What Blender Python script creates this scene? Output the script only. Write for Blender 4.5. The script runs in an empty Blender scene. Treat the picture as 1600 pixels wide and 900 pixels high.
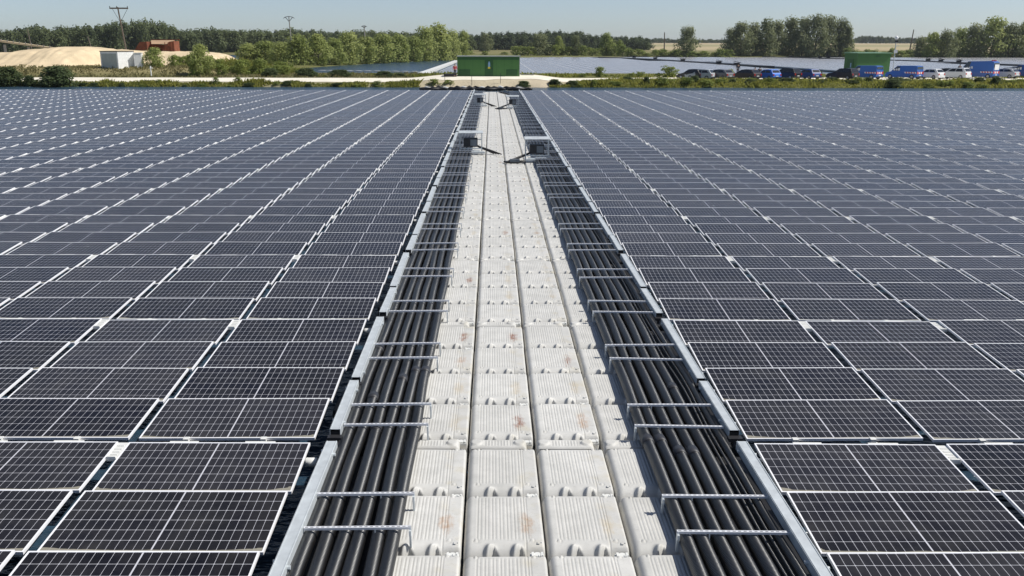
import bpy, math, random
import numpy as np
from mathutils import Vector, Matrix, noise
R = math.radians
rnd = random.Random(7)
SC = bpy.context.scene
COL = SC.collection
F, VPX, YH, CAMZ = 1400.0, 768.0, 73.0, 5.35
def YB(y): return 1.1105 * y + .33
PIT = math.atan((450 - YH) / F); CP, SP = math.cos(PIT), math.sin(PIT)

def depth(Y, Z=0.0): return Y * CP + (CAMZ - Z) * SP
def XA(px, Y, Z=0.8): return (px - VPX) / F * depth(Y, Z)              # lateral metre position of a bearing
def YA(py, Z=0.0):
    z = F * (CAMZ - Z) / (CP * (py - YH)); return (z - (CAMZ - Z) * SP) / CP
def HA(npx, Y): return npx / F * depth(Y) / CP                          # metres spanned by npx at Y
def proj(X, Y, Z):
    z = depth(Y, Z); return VPX + F * X / z, 450 + F * ((CAMZ - Z) * CP - Y * SP) / z

ONES = 'zero first second third fourth fifth sixth seventh eighth ninth tenth eleventh twelfth thirteenth fourteenth fifteenth sixteenth seventeenth eighteenth nineteenth'.split()
TENS = {20: 'twent', 30: 'thirt', 40: 'fort', 50: 'fift', 60: 'sixt', 70: 'sevent', 80: 'eight', 90: 'ninet'}
def nth(n):
    if n < 20: return ONES[n]
    t, u = n // 10 * 10, n % 10
    return TENS[t] + 'ieth' if u == 0 else TENS[t] + 'y-' + ONES[u]

# ------------------------------------------------------------------ materials
class NT:
    def __init__(s, name):
        s.m = bpy.data.materials.new(name); s.m.use_nodes = True; s.t = s.m.node_tree
        s.b = s.t.nodes['Principled BSDF']
    def n(s, typ, **kw):
        nd = s.t.nodes.new(typ)
        for k, v in kw.items(): setattr(nd, k, v)
        return nd
    def l(s, a, b): s.t.links.new(a, b)
    def inp(s, sock, v):
        if hasattr(v, 'is_output') or isinstance(v, bpy.types.NodeSocket): s.l(v, sock)
        else: sock.default_value = v
    def math(s, op, a, b=0.0, c=0.0):
        nd = s.n('ShaderNodeMath', operation=op)
        for i, v in enumerate((a, b, c)): s.inp(nd.inputs[i], v)
        return nd.outputs[0]
    def mix(s, f, a, b):
        nd = s.n('ShaderNodeMix', data_type='RGBA')
        s.inp(nd.inputs[0], f); s.inp(nd.inputs[6], a if hasattr(a, 'links') else (*a, 1)[:4]); s.inp(nd.inputs[7], b if hasattr(b, 'links') else (*b, 1)[:4])
        return nd.outputs[2]
    def coord(s, kind='Object'): return s.n('ShaderNodeTexCoord').outputs[kind]
    def pos(s): return s.n('ShaderNodeNewGeometry').outputs['Position']
    def sep(s, v):
        nd = s.n('ShaderNodeSeparateXYZ'); s.l(v, nd.inputs[0]); return nd.outputs
    def scale(s, v, sc):
        nd = s.n('ShaderNodeMapping'); s.l(v, nd.inputs[0]); nd.inputs['Scale'].default_value = sc; return nd.outputs[0]
    def noise(s, v, sc, det=3, rough=.55, out='Fac'):
        nd = s.n('ShaderNodeTexNoise'); s.l(v, nd.inputs['Vector']); nd.inputs['Scale'].default_value = sc
        nd.inputs['Detail'].default_value = det; nd.inputs['Roughness'].default_value = rough; return nd.outputs[out]
    def ramp(s, f, lo, hi):
        nd = s.n('ShaderNodeMapRange', clamp=True); s.l(f, nd.inputs[0]); nd.inputs[1].default_value = lo; nd.inputs[2].default_value = hi; return nd.outputs[0]
    def bump(s, h, st, dist=.01):
        nd = s.n('ShaderNodeBump'); nd.inputs['Strength'].default_value = st; nd.inputs['Distance'].default_value = dist
        s.l(h, nd.inputs['Height']); s.l(nd.outputs[0], s.b.inputs['Normal'])
    def color(s, c): s.inp(s.b.inputs['Base Color'], c if hasattr(c, 'links') else (*c, 1))
    def set(s, rough=.6, metal=0.0, spec=.5, **k):
        s.inp(s.b.inputs['Roughness'], rough); s.b.inputs['Metallic'].default_value = metal
        s.b.inputs['Specular IOR Level'].default_value = spec; return s

def simple(name, c, rough=.6, metal=0., var=.12, sc=6., spec=.5, bump=0.):
    t = NT(name); n = t.noise(t.coord(), sc, 4)
    t.color(t.mix(t.ramp(n, .3, .7), [x * (1 - var) for x in c], [min(1, x * (1 + var)) for x in c]))
    t.set(rough, metal, spec)
    if bump: t.bump(n, bump, .02)
    return t.m

def randmat(name, c1, c2, rough=.7, sc=1.5, spec=.3):
    """foliage: colour differs from plant to plant and from clump to clump"""
    t = NT(name); oi = t.n('ShaderNodeObjectInfo').outputs['Random']
    n = t.noise(t.pos(), sc, 3); f = t.math('ADD', t.math('MULTIPLY', oi, .4), t.math('MULTIPLY', t.ramp(n, .3, .7), .6))
    t.color(t.mix(f, c1, c2)); t.set(rough, 0, spec)
    # a little light passes through leaves
    tr = t.n('ShaderNodeBsdfTranslucent'); t.l(t.mix(f, [x * 1.1 for x in c1], [x * 1.1 for x in c2]), tr.inputs[0])
    mx = t.n('ShaderNodeMixShader'); mx.inputs[0].default_value = .45
    t.l(t.b.outputs[0], mx.inputs[1]); t.l(tr.outputs[0], mx.inputs[2])
    t.l(mx.outputs[0], t.t.nodes['Material Output'].inputs[0])
    return t.m

def panel_mat(name, frame=False, dust_glare=0.):
    t = NT(name); uv = t.sep(t.coord('UV')); u, v = uv[0], uv[1]
    W, D = 2.242, 1.098
    if frame:   # UV covers the frame too
        W, D = 2.278, 1.134
        x = t.math('MULTIPLY', u, W); y = t.math('MULTIPLY', v, D)
        x = t.math('SUBTRACT', x, .018); y = t.math('SUBTRACT', y, .018)
        ex = t.math('SUBTRACT', 1.139, t.math('ABSOLUTE', t.math('SUBTRACT', t.math('MULTIPLY', u, W), 1.139)))
        ey = t.math('SUBTRACT', .567, t.math('ABSOLUTE', t.math('SUBTRACT', t.math('MULTIPLY', v, D), .567)))
        fr = t.math('LESS_THAN', t.math('MINIMUM', ex, ey), .02)
    else:
        x = t.math('MULTIPLY', u, W); y = t.math('MULTIPLY', v, D)
    cx, cy = 2.242 / 24, 1.098 / 6
    dx = t.math('ABSOLUTE', t.math('SUBTRACT', t.math('FRACT', t.math('ADD', t.math('DIVIDE', x, cx), .5)), .5))
    dy = t.math('ABSOLUTE', t.math('SUBTRACT', t.math('FRACT', t.math('ADD', t.math('DIVIDE', y, cy), .5)), .5))
    dx2 = t.math('ABSOLUTE', t.math('SUBTRACT', t.math('FRACT', t.math('ADD', t.math('DIVIDE', x, 2 * cx), .5)), .5))
    mx = t.math('MULTIPLY', dx, cx); my = t.math('MULTIPLY', dy, cy); mx2 = t.math('MULTIPLY', dx2, 2 * cx)
    l1 = t.math('LESS_THAN', mx, .0019); l2 = t.math('LESS_THAN', my, .0024)
    dia = t.math('LESS_THAN', t.math('ADD', mx, my), .0095)
    cen = t.math('LESS_THAN', t.math('ABSOLUTE', t.math('SUBTRACT', x, 1.121)), .0085)
    line = t.math('MAXIMUM', t.math('MAXIMUM', l1, l2), t.math('MAXIMUM', dia, cen))
    # cell tone: differs cell to cell and module to module
    cell = t.n('ShaderNodeCombineXYZ'); t.l(t.math('FLOOR', t.math('DIVIDE', x, cx)), cell.inputs[0]); t.l(t.math('FLOOR', t.math('DIVIDE', y, cy)), cell.inputs[1])
    big = t.noise(t.pos(), .55, 2)
    wn = t.n('ShaderNodeTexWhiteNoise', noise_dimensions='3D')
    add = t.n('ShaderNodeVectorMath', operation='ADD'); t.l(cell.outputs[0], add.inputs[0])
    fl = t.n('ShaderNodeVectorMath', operation='SNAP'); t.l(t.pos(), fl.inputs[0]); fl.inputs[1].default_value = (2.4, 1.15, 5)
    t.l(fl.outputs[0], add.inputs[1]); t.l(add.outputs[0], wn.inputs[0])
    f = t.math('ADD', t.math('MULTIPLY', wn.outputs['Value'], .35), t.ramp(big, .42, .66))
    base = t.mix(f, (.0075, .0070, .0080), (.0090, .0083, .0130))
    dust = t.noise(t.pos(), 2.3, 5, .65)
    pr = t.n('ShaderNodeNewGeometry').outputs['Random Per Island'] if frame else t.n('ShaderNodeObjectInfo').outputs['Random']
    base = t.mix(pr, base, t.mix(pr, (.006, .0057, .007), (.013, .0125, .018)))
    base = t.mix(t.math('MULTIPLY', t.math('ADD', t.ramp(dust, .40, .8), t.math('MULTIPLY', pr, .5)), .12 if frame else .06), base, (.38, .36, .32))  # dust film; stronger on far panels, standing in for grazing sky reflection
    if dust_glare: base = t.mix(dust_glare, base, (.50, .49, .50))  # even whitening in the colour for sun glare and dust scatter
    c = t.mix(line, base, (.56, .56, .60))
    # dried dirt along the low edge, thicker at the corners
    ec = t.math('ABSOLUTE', t.math('SUBTRACT', t.math('MULTIPLY', u, 2), 1))
    hgt = t.math('ADD', .018, t.math('MULTIPLY', t.math('POWER', ec, 6), .05))
    dn = t.noise(t.scale(t.pos(), (2.5, 9, 1)), 1.3, 3)
    dm = t.math('MULTIPLY', t.math('LESS_THAN', v, t.math('MULTIPLY', hgt, t.math('MULTIPLY', dn, 2))), .8)
    c = t.mix(dm, c, (.33, .31, .25))
    # bird droppings here and there
    vo = t.n('ShaderNodeTexVoronoi'); t.l(t.pos(), vo.inputs['Vector']); vo.inputs['Scale'].default_value = 1.1
    dr = t.math('MULTIPLY', t.math('LESS_THAN', vo.outputs['Distance'], .014), t.math('GREATER_THAN', t.noise(t.pos(), .35, 1), .55))
    c = t.mix(dr, c, (.6, .6, .56))
    r = t.math('ADD', .10, t.math('MULTIPLY', dust, .18))
    if frame:
        c = t.mix(fr, c, (.84, .84, .86)); r = t.math('ADD', r, t.math('MULTIPLY', fr, .25))
    t.color(c); r = t.math('ADD', r, t.math('MULTIPLY', pr, .06)); t.set(.2, 0, .34 if frame else .22); t.l(r, t.b.inputs['Roughness'])
    wob = t.noise(t.pos(), 1.2, 2); t.bump(wob, .04, .01)
    return t.m

M = {}
M['cells'] = panel_mat('solar_cells'); M['cells_far'] = panel_mat('solar_cells_and_frame', True); M['cells_dust_glare'] = panel_mat('dust_glare_solar_cells_and_frame', True, .42)
M['alu'] = simple('anodised_aluminium', (.84, .84, .86), .4, .0, .05, 9)
M['galv'] = simple('galvanised_steel', (.55, .585, .60), .45, .2, .14, 5)
M['plastic_white'] = simple('white_plastic', (.68, .68, .65), .5, 0, .06, 8)
M['rubber'] = simple('black_rubber', (.012, .012, .013), .55, 0, .2, 8)
M['dark'] = simple('dark_steel', (.03, .03, .033), .5, .2, .2, 8)
M['box_grey'] = simple('grey_cabinet_paint', (.16, .18, .20), .45, 0, .1, 5)
def pipe_mat():
    t = NT('black_polyethylene'); p = t.pos()
    n = t.noise(t.scale(p, (1, 1, 1)), 45, 3); d = t.noise(t.scale(p, (3, .8, 3)), 1.6, 5, .65)
    t.color(t.mix(t.ramp(d, .42, .8), (.004, .004, .0045), (.015, .0145, .014)))
    t.set(.42, 0, 1.0); t.l(t.math('ADD', .32, t.math('MULTIPLY', d, .12)), t.b.inputs['Roughness'])
    w = t.n('ShaderNodeTexWave', bands_direction='Y'); t.l(p, w.inputs['Vector']); w.inputs['Scale'].default_value = 14
    t.bump(t.math('ADD', w.outputs['Fac'], t.math('MULTIPLY', n, .15)), 1.0, .0048); return t.m
M['pipe'] = pipe_mat()
M['sleeve'] = simple('worn_pipe_sleeve', (.035, .036, .042), .5, 0, .2, 10)
def bar_mat():
    t = NT('perforated_galvanised_channel'); o = t.sep(t.coord('Object'))
    dx = t.math('ABSOLUTE', t.math('SUBTRACT', t.math('FRACT', t.math('MULTIPLY', o[0], 18)), .5))
    hole = t.math('MULTIPLY', t.math('LESS_THAN', dx, .28), t.math('LESS_THAN', t.math('ABSOLUTE', o[1]), .006))
    n = t.noise(t.coord(), 7, 3)
    t.color(t.mix(hole, t.mix(n, (.62, .63, .66), (.76, .77, .80)), (.05, .05, .06))); t.set(.42, .1); return t.m
M['bar'] = bar_mat()
def float_mat(name, stain):
    t = NT(name); o = t.coord('Object'); s = t.sep(o)
    oi = t.n('ShaderNodeObjectInfo').outputs['Random']
    off = t.n('ShaderNodeVectorMath', operation='ADD'); t.l(o, off.inputs[0])
    cb = t.n('ShaderNodeCombineXYZ'); t.l(t.math('MULTIPLY', oi, 37), cb.inputs[2]); t.l(cb.outputs[0], off.inputs[1]); q = off.outputs[0]
    grime = t.noise(q, 3.2, 5, .62); fine = t.noise(q, 26, 3)
    c = t.mix(t.ramp(grime, .35, .75), (.62, .61, .58), (.49, .485, .46))
    c = t.mix(t.math('MULTIPLY', t.ramp(fine, .55, .8), .35), c, (.33, .32, .29))
    # smudges on the smooth side strip and yellow tinge
    gx = t.math('SUBTRACT', s[0], .66); ye = t.math('MULTIPLY', t.ramp(t.noise(q, 4, 3), .5, .72), t.ramp(gx, -.12, .0))
    c = t.mix(t.math('MULTIPLY', ye, .30), c, (.50, .42, .24))
    if stain:
        a = t.math('DIVIDE', t.math('SUBTRACT', s[0], .67), .10); b = t.math('DIVIDE', t.math('SUBTRACT', s[1], .55), .30)
        g = t.math('POWER', 2.718, t.math('MULTIPLY', t.math('ADD', t.math('MULTIPLY', a, a), t.math('MULTIPLY', b, b)), -1))
        st = t.math('MULTIPLY', t.noise(t.scale(q, (42, 4.5, 1)), 1, 5, .8), t.noise(q, 6.5, 5, .75))
        m = t.ramp(t.math('MULTIPLY', t.math('POWER', g, .55), st), .155, .31)
        c = t.mix(t.math('MULTIPLY', m, (.35, .65, .95)[stain - 1]), c, ((.5, .36, .16), (.40, .22, .10), (.26, .11, .065))[stain - 1])
    c = t.mix(t.math('MULTIPLY', oi, .16), c, (.30, .29, .26))
    t.color(c); t.set(.55, 0, .4)
    t.bump(fine, .12, .004); return t.m
for i in range(4): M['float%d' % i] = float_mat(('grey_moulded_plastic', 'yellow_tinged_plastic', 'orange_stained_plastic', 'rust_stained_plastic')[i], i)

def water_mat():
    t = NT('pond_water'); p = t.pos()
    a = t.noise(t.scale(p, (1, 2.2, 1)), .9, 4, .6); b = t.noise(t.scale(p, (.10, .28, 1)), 1, 3)
    t.color(t.mix(t.ramp(b, .35, .65), (.022, .048, .078), (.034, .066, .100)))
    t.set(.20, 0, .5); t.b.inputs['IOR'].default_value = 1.33
    t.bump(t.math('ADD', a, t.math('MULTIPLY', b, 1.0)), .75, .40); return t.m
M['water'] = water_mat()
def ground_mat():
    t = NT('ground_cover'); at = t.n('ShaderNodeVertexColor', layer_name='zone').outputs[0]; p = t.pos()
    n = t.noise(p, .35, 5, .65); m = t.noise(p, 3.0, 4)
    mu = t.math('ADD', .62, t.math('ADD', t.math('MULTIPLY', n, .5), t.math('MULTIPLY', m, .26)))
    vm = t.n('ShaderNodeVectorMath', operation='SCALE'); t.l(at, vm.inputs[0]); t.l(mu, vm.inputs['Scale'])
    t.color(vm.outputs[0]); t.set(.95, 0, .1); t.bump(m, .5, .2); return t.m
M['ground'] = ground_mat()
M['road'] = simple('pale_limestone_track', (.74, .69, .58), .95, 0, .10, .5, .1, .3)
M['sand'] = simple('quarried_sand', (.62, .50, .33), .95, 0, .14, .5, .1, .7)
M['green'] = simple('green_panelled_wall', (.075, .20, .048), .5, 0, .06, 2)
M['green_hut'] = simple('deep_green_panelled_wall', (.045, .14, .035), .5, 0, .06, 2)
M['green_dark'] = simple('dark_green', (.025, .10, .025), .5, 0, .1, 2)
M['roof_pale'] = simple('pale_roof_sheet', (.42, .45, .42), .5, 0, .08, 2)
M['roof_green'] = simple('pale_green_roof_sheet', (.14, .26, .15), .5, 0, .08, 2)
M['white'] = simple('white_paint', (.84, .84, .82), .55, 0, .05, 2)
M['rust'] = simple('rusty_steel', (.19, .060, .028), .85, 0, .35, 1.2)
M['rustpale'] = simple('dusty_rusty_sheet', (.42, .28, .17), .85, 0, .15, 1)
M['concrete'] = simple('grey_concrete', (.30, .29, .27), .85, 0, .12, 2)
M['wood'] = simple('weathered_wood', (.13, .105, .08), .85, 0, .2, 3)
M['glass'] = simple('dark_window_glass', (.012, .015, .018), .08, 0, .1, 3, .8)
M['tyre'] = simple('tyre_rubber', (.015, .015, .016), .8)
M['rim'] = simple('wheel_rim_metal', (.35, .35, .36), .35, .6)
M['red'] = simple('red_lamp_plastic', (.45, .02, .015), .3)
M['signred'] = simple('red_marking_film', (.55, .045, .03), .5)
M['signwhite'] = simple('white_marking_film', (.75, .75, .75), .5)
M['yellow'] = simple('yellow_sign_film', (.70, .58, .06), .5)
M['signblue'] = simple('pale_blue_sign_film', (.25, .42, .60), .5)
M['skin'] = simple('skin', (.42, .25, .17), .55)
M['hair'] = simple('dark_hair', (.025, .018, .012), .7)
M['shirt_red'] = simple('red_jacket_cloth', (.42, .02, .03), .8)
M['shirt_white'] = simple('white_shirt_cloth', (.66, .66, .66), .8)
M['cloth_dark'] = simple('dark_cloth', (.025, .027, .035), .85)
M['cloth_navy'] = simple('navy_cloth', (.03, .04, .07), .85)
for k, c in dict(blue=(.030, .12, .42), navyb=(.018, .065, .26), bright=(.03, .19, .72), white=(.70, .71, .72), silver=(.42, .44, .46), grey=(.17, .17, .18), black=(.012, .012, .014), brown=(.06, .05, .047), dgrey=(.05, .052, .058)).items():
    M['car_' + k] = simple('car_paint_' + k, c, .28, 0, .02, 2, .6)
M['bark'] = simple('tree_bark', (.10, .085, .065), .9)
M['leaf_willow'] = randmat('willow_leaves', (.21, .26, .070), (.42, .45, .16), sc=.35)
M['leaf_poplar'] = randmat('grey_poplar_leaves', (.14, .165, .072), (.32, .34, .175), sc=.3)
M['leaf_dark'] = randmat('forest_leaves', (.030, .052, .026), (.17, .20, .085), sc=.035)
M['leaf_green'] = randmat('shrub_leaves', (.125, .175, .038), (.29, .33, .09), sc=.6)
M['leaf_bush'] = randmat('bank_bush_leaves', (.065, .10, .040), (.13, .165, .065), sc=1.0)
M['grass'] = randmat('bank_grass', (.14, .165, .030), (.40, .38, .09), sc=.45)
M['grass_dry'] = randmat('dry_grass', (.17, .155, .06), (.30, .27, .13), sc=.5)

# ------------------------------------------------------------------ mesh helpers
class MB:
    def __init__(s): s.v = []; s.f = []; s.mi = []; s.uv = []
    def add(s, vs, fs, mi=0, uvs=None, T=None):
        o = len(s.v); s.v += [tuple(T @ Vector(v)) for v in vs] if T else [tuple(v) for v in vs]
        for k, f in enumerate(fs):
            s.f.append(tuple(o + i for i in f)); s.mi.append(mi); s.uv.append(uvs[k] if uvs else None)
        return s
    def box(s, x0, x1, y0, y1, z0, z1, mi=0, T=None):
        v = [(x0, y0, z0), (x1, y0, z0), (x1, y1, z0), (x0, y1, z0), (x0, y0, z1), (x1, y0, z1), (x1, y1, z1), (x0, y1, z1)]
        return s.add(v, [(3, 2, 1, 0), (4, 5, 6, 7), (0, 1, 5, 4), (1, 2, 6, 5), (2, 3, 7, 6), (3, 0, 4, 7)], mi, T=T)
    def tube(s, pts, r, seg=8, mi=0, cap=True, T=None):
        pts = [Vector(p) for p in pts]; n = len(pts); rs = r if isinstance(r, (list, tuple)) else [r] * n
        v = []; f = []
        for i, p in enumerate(pts):
            d = (pts[min(i + 1, n - 1)] - pts[max(i - 1, 0)]).normalized()
            a = d.cross(Vector((0, 0, 1)))
            if a.length < .05: a = Vector((1, 0, 0))
            a.normalize(); b = a.cross(d)
            for k in range(seg):
                t = 2 * math.pi * k / seg; v.append(p + (a * math.cos(t) + b * math.sin(t)) * rs[i])
        for i in range(n - 1):
            for k in range(seg):
                k2 = (k + 1) % seg; f.append((i * seg + k, i * seg + k2, (i + 1) * seg + k2, (i + 1) * seg + k))
        if cap: f.append(tuple(range(seg))[::-1]); f.append(tuple((n - 1) * seg + k for k in range(seg)))
        return s.add(v, f, mi, T=T)
    def build(s, name, mats, parent=None, smooth=False, bevel=0):
        me = bpy.data.meshes.new(name); me.from_pydata(s.v, [], s.f)
        if not isinstance(mats, (list, tuple)): mats = [mats]
        for m in mats: me.materials.append(m)
        if len(mats) > 1: me.polygons.foreach_set('material_index', s.mi)
        if any(u is not None for u in s.uv):
            ul = me.uv_layers.new(name='UVMap').data; i = 0; flat = []
            for f, u in zip(s.f, s.uv):
                for k in range(len(f)): flat += list(u[k]) if u else [0., 0.]
            ul.foreach_set('uv', flat)
        if smooth: me.polygons.foreach_set('use_smooth', [True] * len(me.polygons))
        me.update()
        o = bpy.data.objects.new(name, me); COL.objects.link(o)
        if parent: o.parent = parent
        if bevel:
            b = o.modifiers.new('bevel', 'BEVEL'); b.width = bevel; b.segments = 2; b.limit_method = 'ANGLE'
        return o

def tag(o, label, cat, group=None, kind=None):
    if label: o['label'] = label
    if cat: o['category'] = cat
    if group: o['group'] = group
    if kind: o['kind'] = kind
    return o
def empty(name, loc=(0, 0, 0), rz=0):
    o = bpy.data.objects.new(name, None); COL.objects.link(o); o.location = loc; o.rotation_euler = (0, 0, rz); o.empty_display_size = .2; return o
def copy_tree(o, parent=None):
    c = o.copy(); COL.objects.link(c)
    if parent: c.parent = parent
    for ch in list(o.children): copy_tree(ch, c)
    return c
def stamp(me_name, objs):   # put a mesh on an existing object as a light copy
    o = bpy.data.objects.new(me_name, objs); COL.objects.link(o); return o

# ------------------------------------------------------------------ water
mb = MB(); mb.add([(-6000, -1500, 0), (6000, -1500, 0), (6000, 9000, 0), (-6000, 9000, 0)], [(0, 1, 2, 3)])
tag(mb.build('water', M['water']), 'dark blue pond water around the floating rafts', 'water', kind='structure')

# ------------------------------------------------------------------ solar panels
PW, PD, PITCHX, GL, RP, TILT = 2.278, 1.134, 2.414, 5.24, 1.268, R(4.4)
Y0P, ZF = 10.69, .455
def frame_mb():
    m = MB(); w = .018; h = .036
    m.box(0, PW, 0, w, -h, 0); m.box(0, PW, PD - w, PD, -h, 0); m.box(0, w, w, PD - w, -h, 0); m.box(PW - w, PW, w, PD - w, -h, 0); return m
def glass_mb():
    m = MB(); w = .018
    return m.add([(w, w, -.004), (PW - w, w, -.004), (PW - w, PD - w, -.004), (w, PD - w, -.004)], [(0, 1, 2, 3)], 0, [[(0, 0), (1, 0), (1, 1), (0, 1)]])
def clamp_mb(cx):
    m = MB(); m.box(cx - .07, cx + .07, -.075, .006, -.10, -.055); m.box(cx - .035, cx + .035, -.05, .02, -.055, .008)
    m.tube([(cx - .05, -.05, -.07), (cx + .05, -.05, -.07)], .03, 8); return m
def plate_mb(side):
    m = MB(); x0, x1 = (PW + .004, PW + .132)
    m.box(x0, x1, PD - .40, PD - .005, -.05, -.012)
    for q in (.08, .15, .22, .30): m.box(x0 + .02, x1 - .02, PD - .40 + q, PD - .40 + q + .018, -.012, -.004)
    m.box(x0 + .01, x1 - .01, PD - .40, PD - .37, -.012, .012)
    return m
me_frame = frame_mb(); me_glass = glass_mb()
proto = empty('solar_panel'); fr = me_frame.build('frame', M['alu'], proto); gl = me_glass.build('glass', M['cells'], proto)
cl = [clamp_mb(c).build('clamp', M['plastic_white']) for c in (.62, 1.62)]
pl = plate_mb(1).build('connector_plate', M['plastic_white'])
lk = MB().box(.42, 1.95, PD + .002, PD + .022, -.060, -.045).box(.50, .86, PD + .002, PD + .05, -.045, -.010).box(.42, .5, PD + .002, PD + .03, -.04, -.015).box(1.45, 1.83, PD + .002, PD + .05, -.045, -.010).box(1.86, 1.95, PD + .002, PD + .03, -.04, -.015).build('back_rail', M['plastic_white'])
slots = []
K0, K1 = -1, 18
for side, NC in ((-1, 31), (1, 33)):
    for c in range(NC):
        x = -2.28 - PITCHX * c - PW if side < 0 else 3.31 + PITCHX * c
        for k in range(K0, K1):
            for j in range(4):
                y = Y0P + GL * k + RP * j
                q = [proj(x + a * PW, y + b * PD, .5) for a, b in ((0, 0), (1, 0), (1, 1), (0, 1))]
                if y < 5.2: continue
                cx = [min(1600, max(0, p[0])) for p in q]; cy = [min(900, max(0, p[1])) for p in q]
                area = abs(sum(cx[i] * cy[(i + 1) % 4] - cx[(i + 1) % 4] * cy[i] for i in range(4))) / 2
                slots.append((area, side, c, k, j, x, y))
slots.sort(key=lambda s: -s[0])
near, rest = slots[:300], slots[300:]
first_row = min(4 * s[3] + s[4] for s in near)
used = False
for area, side, c, k, j, x, y in near:
    if not used: r = proto; f2, g2 = fr, gl; used = True
    else:
        r = proto.copy(); COL.objects.link(r)
        f2 = fr.copy(); g2 = gl.copy(); COL.objects.link(f2); COL.objects.link(g2); f2.parent = r; g2.parent = r
    jz = rnd.uniform(-.006, .006)
    r.location = (x + rnd.uniform(-.006, .006), y + rnd.uniform(-.003, .003), ZF + jz)
    r.rotation_euler = (TILT + R(rnd.uniform(-.45, .45)), R(rnd.uniform(-.4, .4)), R(rnd.uniform(-.2, .2)))
    n = 4 * k + j - first_row + 1
    tag(r, f"dark solar panel, {nth(c + 1)} column {'left' if side < 0 else 'right'} of the walkway, {nth(n)} row from the front", 'solar panel', 'solar panels floating on both sides of the walkway')
    if j == 0:
        for q in cl: e = q.copy(); COL.objects.link(e); e.parent = r
    if j == 3:
        e = lk.copy(); COL.objects.link(e); e.parent = r
        if not (side < 0 and c == 0):
            e = pl.copy(); COL.objects.link(e); e.parent = r
for o in cl + [pl, lk]: bpy.data.objects.remove(o)
m = MB()
V = [(0, 0, 0), (PW, 0, 0), (PW, PD, 0), (0, PD, 0), (0, 0, -.036), (PW, 0, -.036), (PW, PD, -.036), (0, PD, -.036)]
FC = [(0, 1, 2, 3), (4, 5, 1, 0), (5, 6, 2, 1), (7, 4, 0, 3), (6, 7, 3, 2)]; Z4 = [(0, 0)] * 4
UV = [[(0, 0), (1, 0), (1, 1), (0, 1)], Z4, Z4, Z4, Z4]
for area, side, c, k, j, x, y in rest:
    T = Matrix.Translation((x, y, ZF + rnd.uniform(-.006, .006))) @ Matrix.Rotation(TILT + R(rnd.uniform(-.2, .2)), 4, 'X') @ Matrix.Rotation(R(rnd.uniform(-.2, .2)), 4, 'Y')
    m.add(V, FC, 0, UV, T)
    if j == 3: m.box(PW + .004, PW + .132, PD - .42, PD - .005, -.05, -.02, 1, T)
tag(m.build('solar_array', [M['cells_far'], M['plastic_white']]), 'solar panels filling both rafts as far as the shore', 'solar panels', 'solar panels floating on both sides of the walkway', 'stuff')

# ------------------------------------------------------------------ walkway floats
FW, FD, FP, Y0F, ZT = .852, 1.205, 1.2475, 10.90, .36
FX = [-1.165, -.29, .585, 1.46]
def sstep(a, b, x):
    t = max(0., min(1., (x - a) / (b - a))); return t * t * (3 - 2 * t)
def float_mb():
    m = MB(); nx, ny = 96, 64
    xs = [FW * i / nx for i in range(nx + 1)]; ys = []
    for i in range(ny + 1):
        ys.append(FD * (i / ny))
    def h(x, y):
        z = 0.
        d = min(x, .085); z -= .13 * (1 - math.sqrt(max(0, 1 - ((.085 - d) / .085) ** 2)))
        d = min(FW - x, .03); z -= .05 * (1 - math.sqrt(max(0, 1 - ((.03 - d) / .03) ** 2)))
        d = min(y, .19); z -= .25 * (1 - math.sqrt(max(0, 1 - ((.19 - d) / .19) ** 2)))
        d = min(FD - y, .05); z -= .07 * (1 - math.sqrt(max(0, 1 - ((.05 - d) / .05) ** 2)))
        if .10 < x < .70 and .22 < y < 1.14:
            e = min(sstep(.22, .245, y), sstep(1.14, 1.115, y))
            if x > .655: rib = 1 if abs(x - .685) < .006 else 0
            else: rib = sstep(.08, .50, abs(math.sin(math.pi * (x - .10) / .040)))
            z -= (.009 * (1 - rib) if x <= .655 else .008 * rib) * e
        if abs(x - .655) < .005: z -= .012
        # two humps with a hollow beside each on the front slope
        for cx in (.28, .56):
            dx, dy = (x - cx) / .055, (y - .055) / .075
            g = math.exp(-(dx * dx + dy * dy) ** 1.6); z += .075 * g
            dx, dy = (x - cx - .034) / (.026 + .50 * max(0, .085 - y)), (y - .03) / .066
            z -= .20 * math.exp(-(dx * dx + dy * dy) ** 3)
        # cut back front right corner for the lug
        if x > .60: z -= .13 * sstep(.60, .74, x) * sstep(.12, .04, y)
        for cx, cy in ((.13, 1.165), (.72, 1.165), (.13, .21), (.72, .21)):
            q = ((x - cx) ** 2 + (y - cy) ** 2) ** .5
            if q < .02: z += .008
            elif q < .032: z -= .008
        return z
    v = [(x, y, h(x, y)) for y in ys for x in xs]; W = nx + 1
    f = [(j * W + i, j * W + i + 1, (j + 1) * W + i + 1, (j + 1) * W + i) for j in range(ny) for i in range(nx)]
    edge = [i for i in range(W)] + [j * W + nx for j in range(1, ny + 1)] + [ny * W + i for i in range(nx - 1, -1, -1)] + [j * W for j in range(ny - 1, 0, -1)]
    o = len(v)
    for e in edge: v.append((v[e][0], v[e][1], -.40))
    n = len(edge)
    for a in range(n): b = (a + 1) % n; f.append((edge[b], edge[a], o + a, o + b))
    return m.add(v, f)
fm = float_mb()
lug = MB()
lug.box(FW - .16, FW - .02, -.03, .06, -.085, -.06); lug.tube([(FW - .085, .015, -.09), (FW - .085, .015, -.04)], .04, 10)
lug.box(FW - .145, FW - .12, -.025, .05, -.060, -.035); lug.box(FW - .05, FW - .025, -.025, .05, -.060, -.035)
mark = MB()
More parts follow.
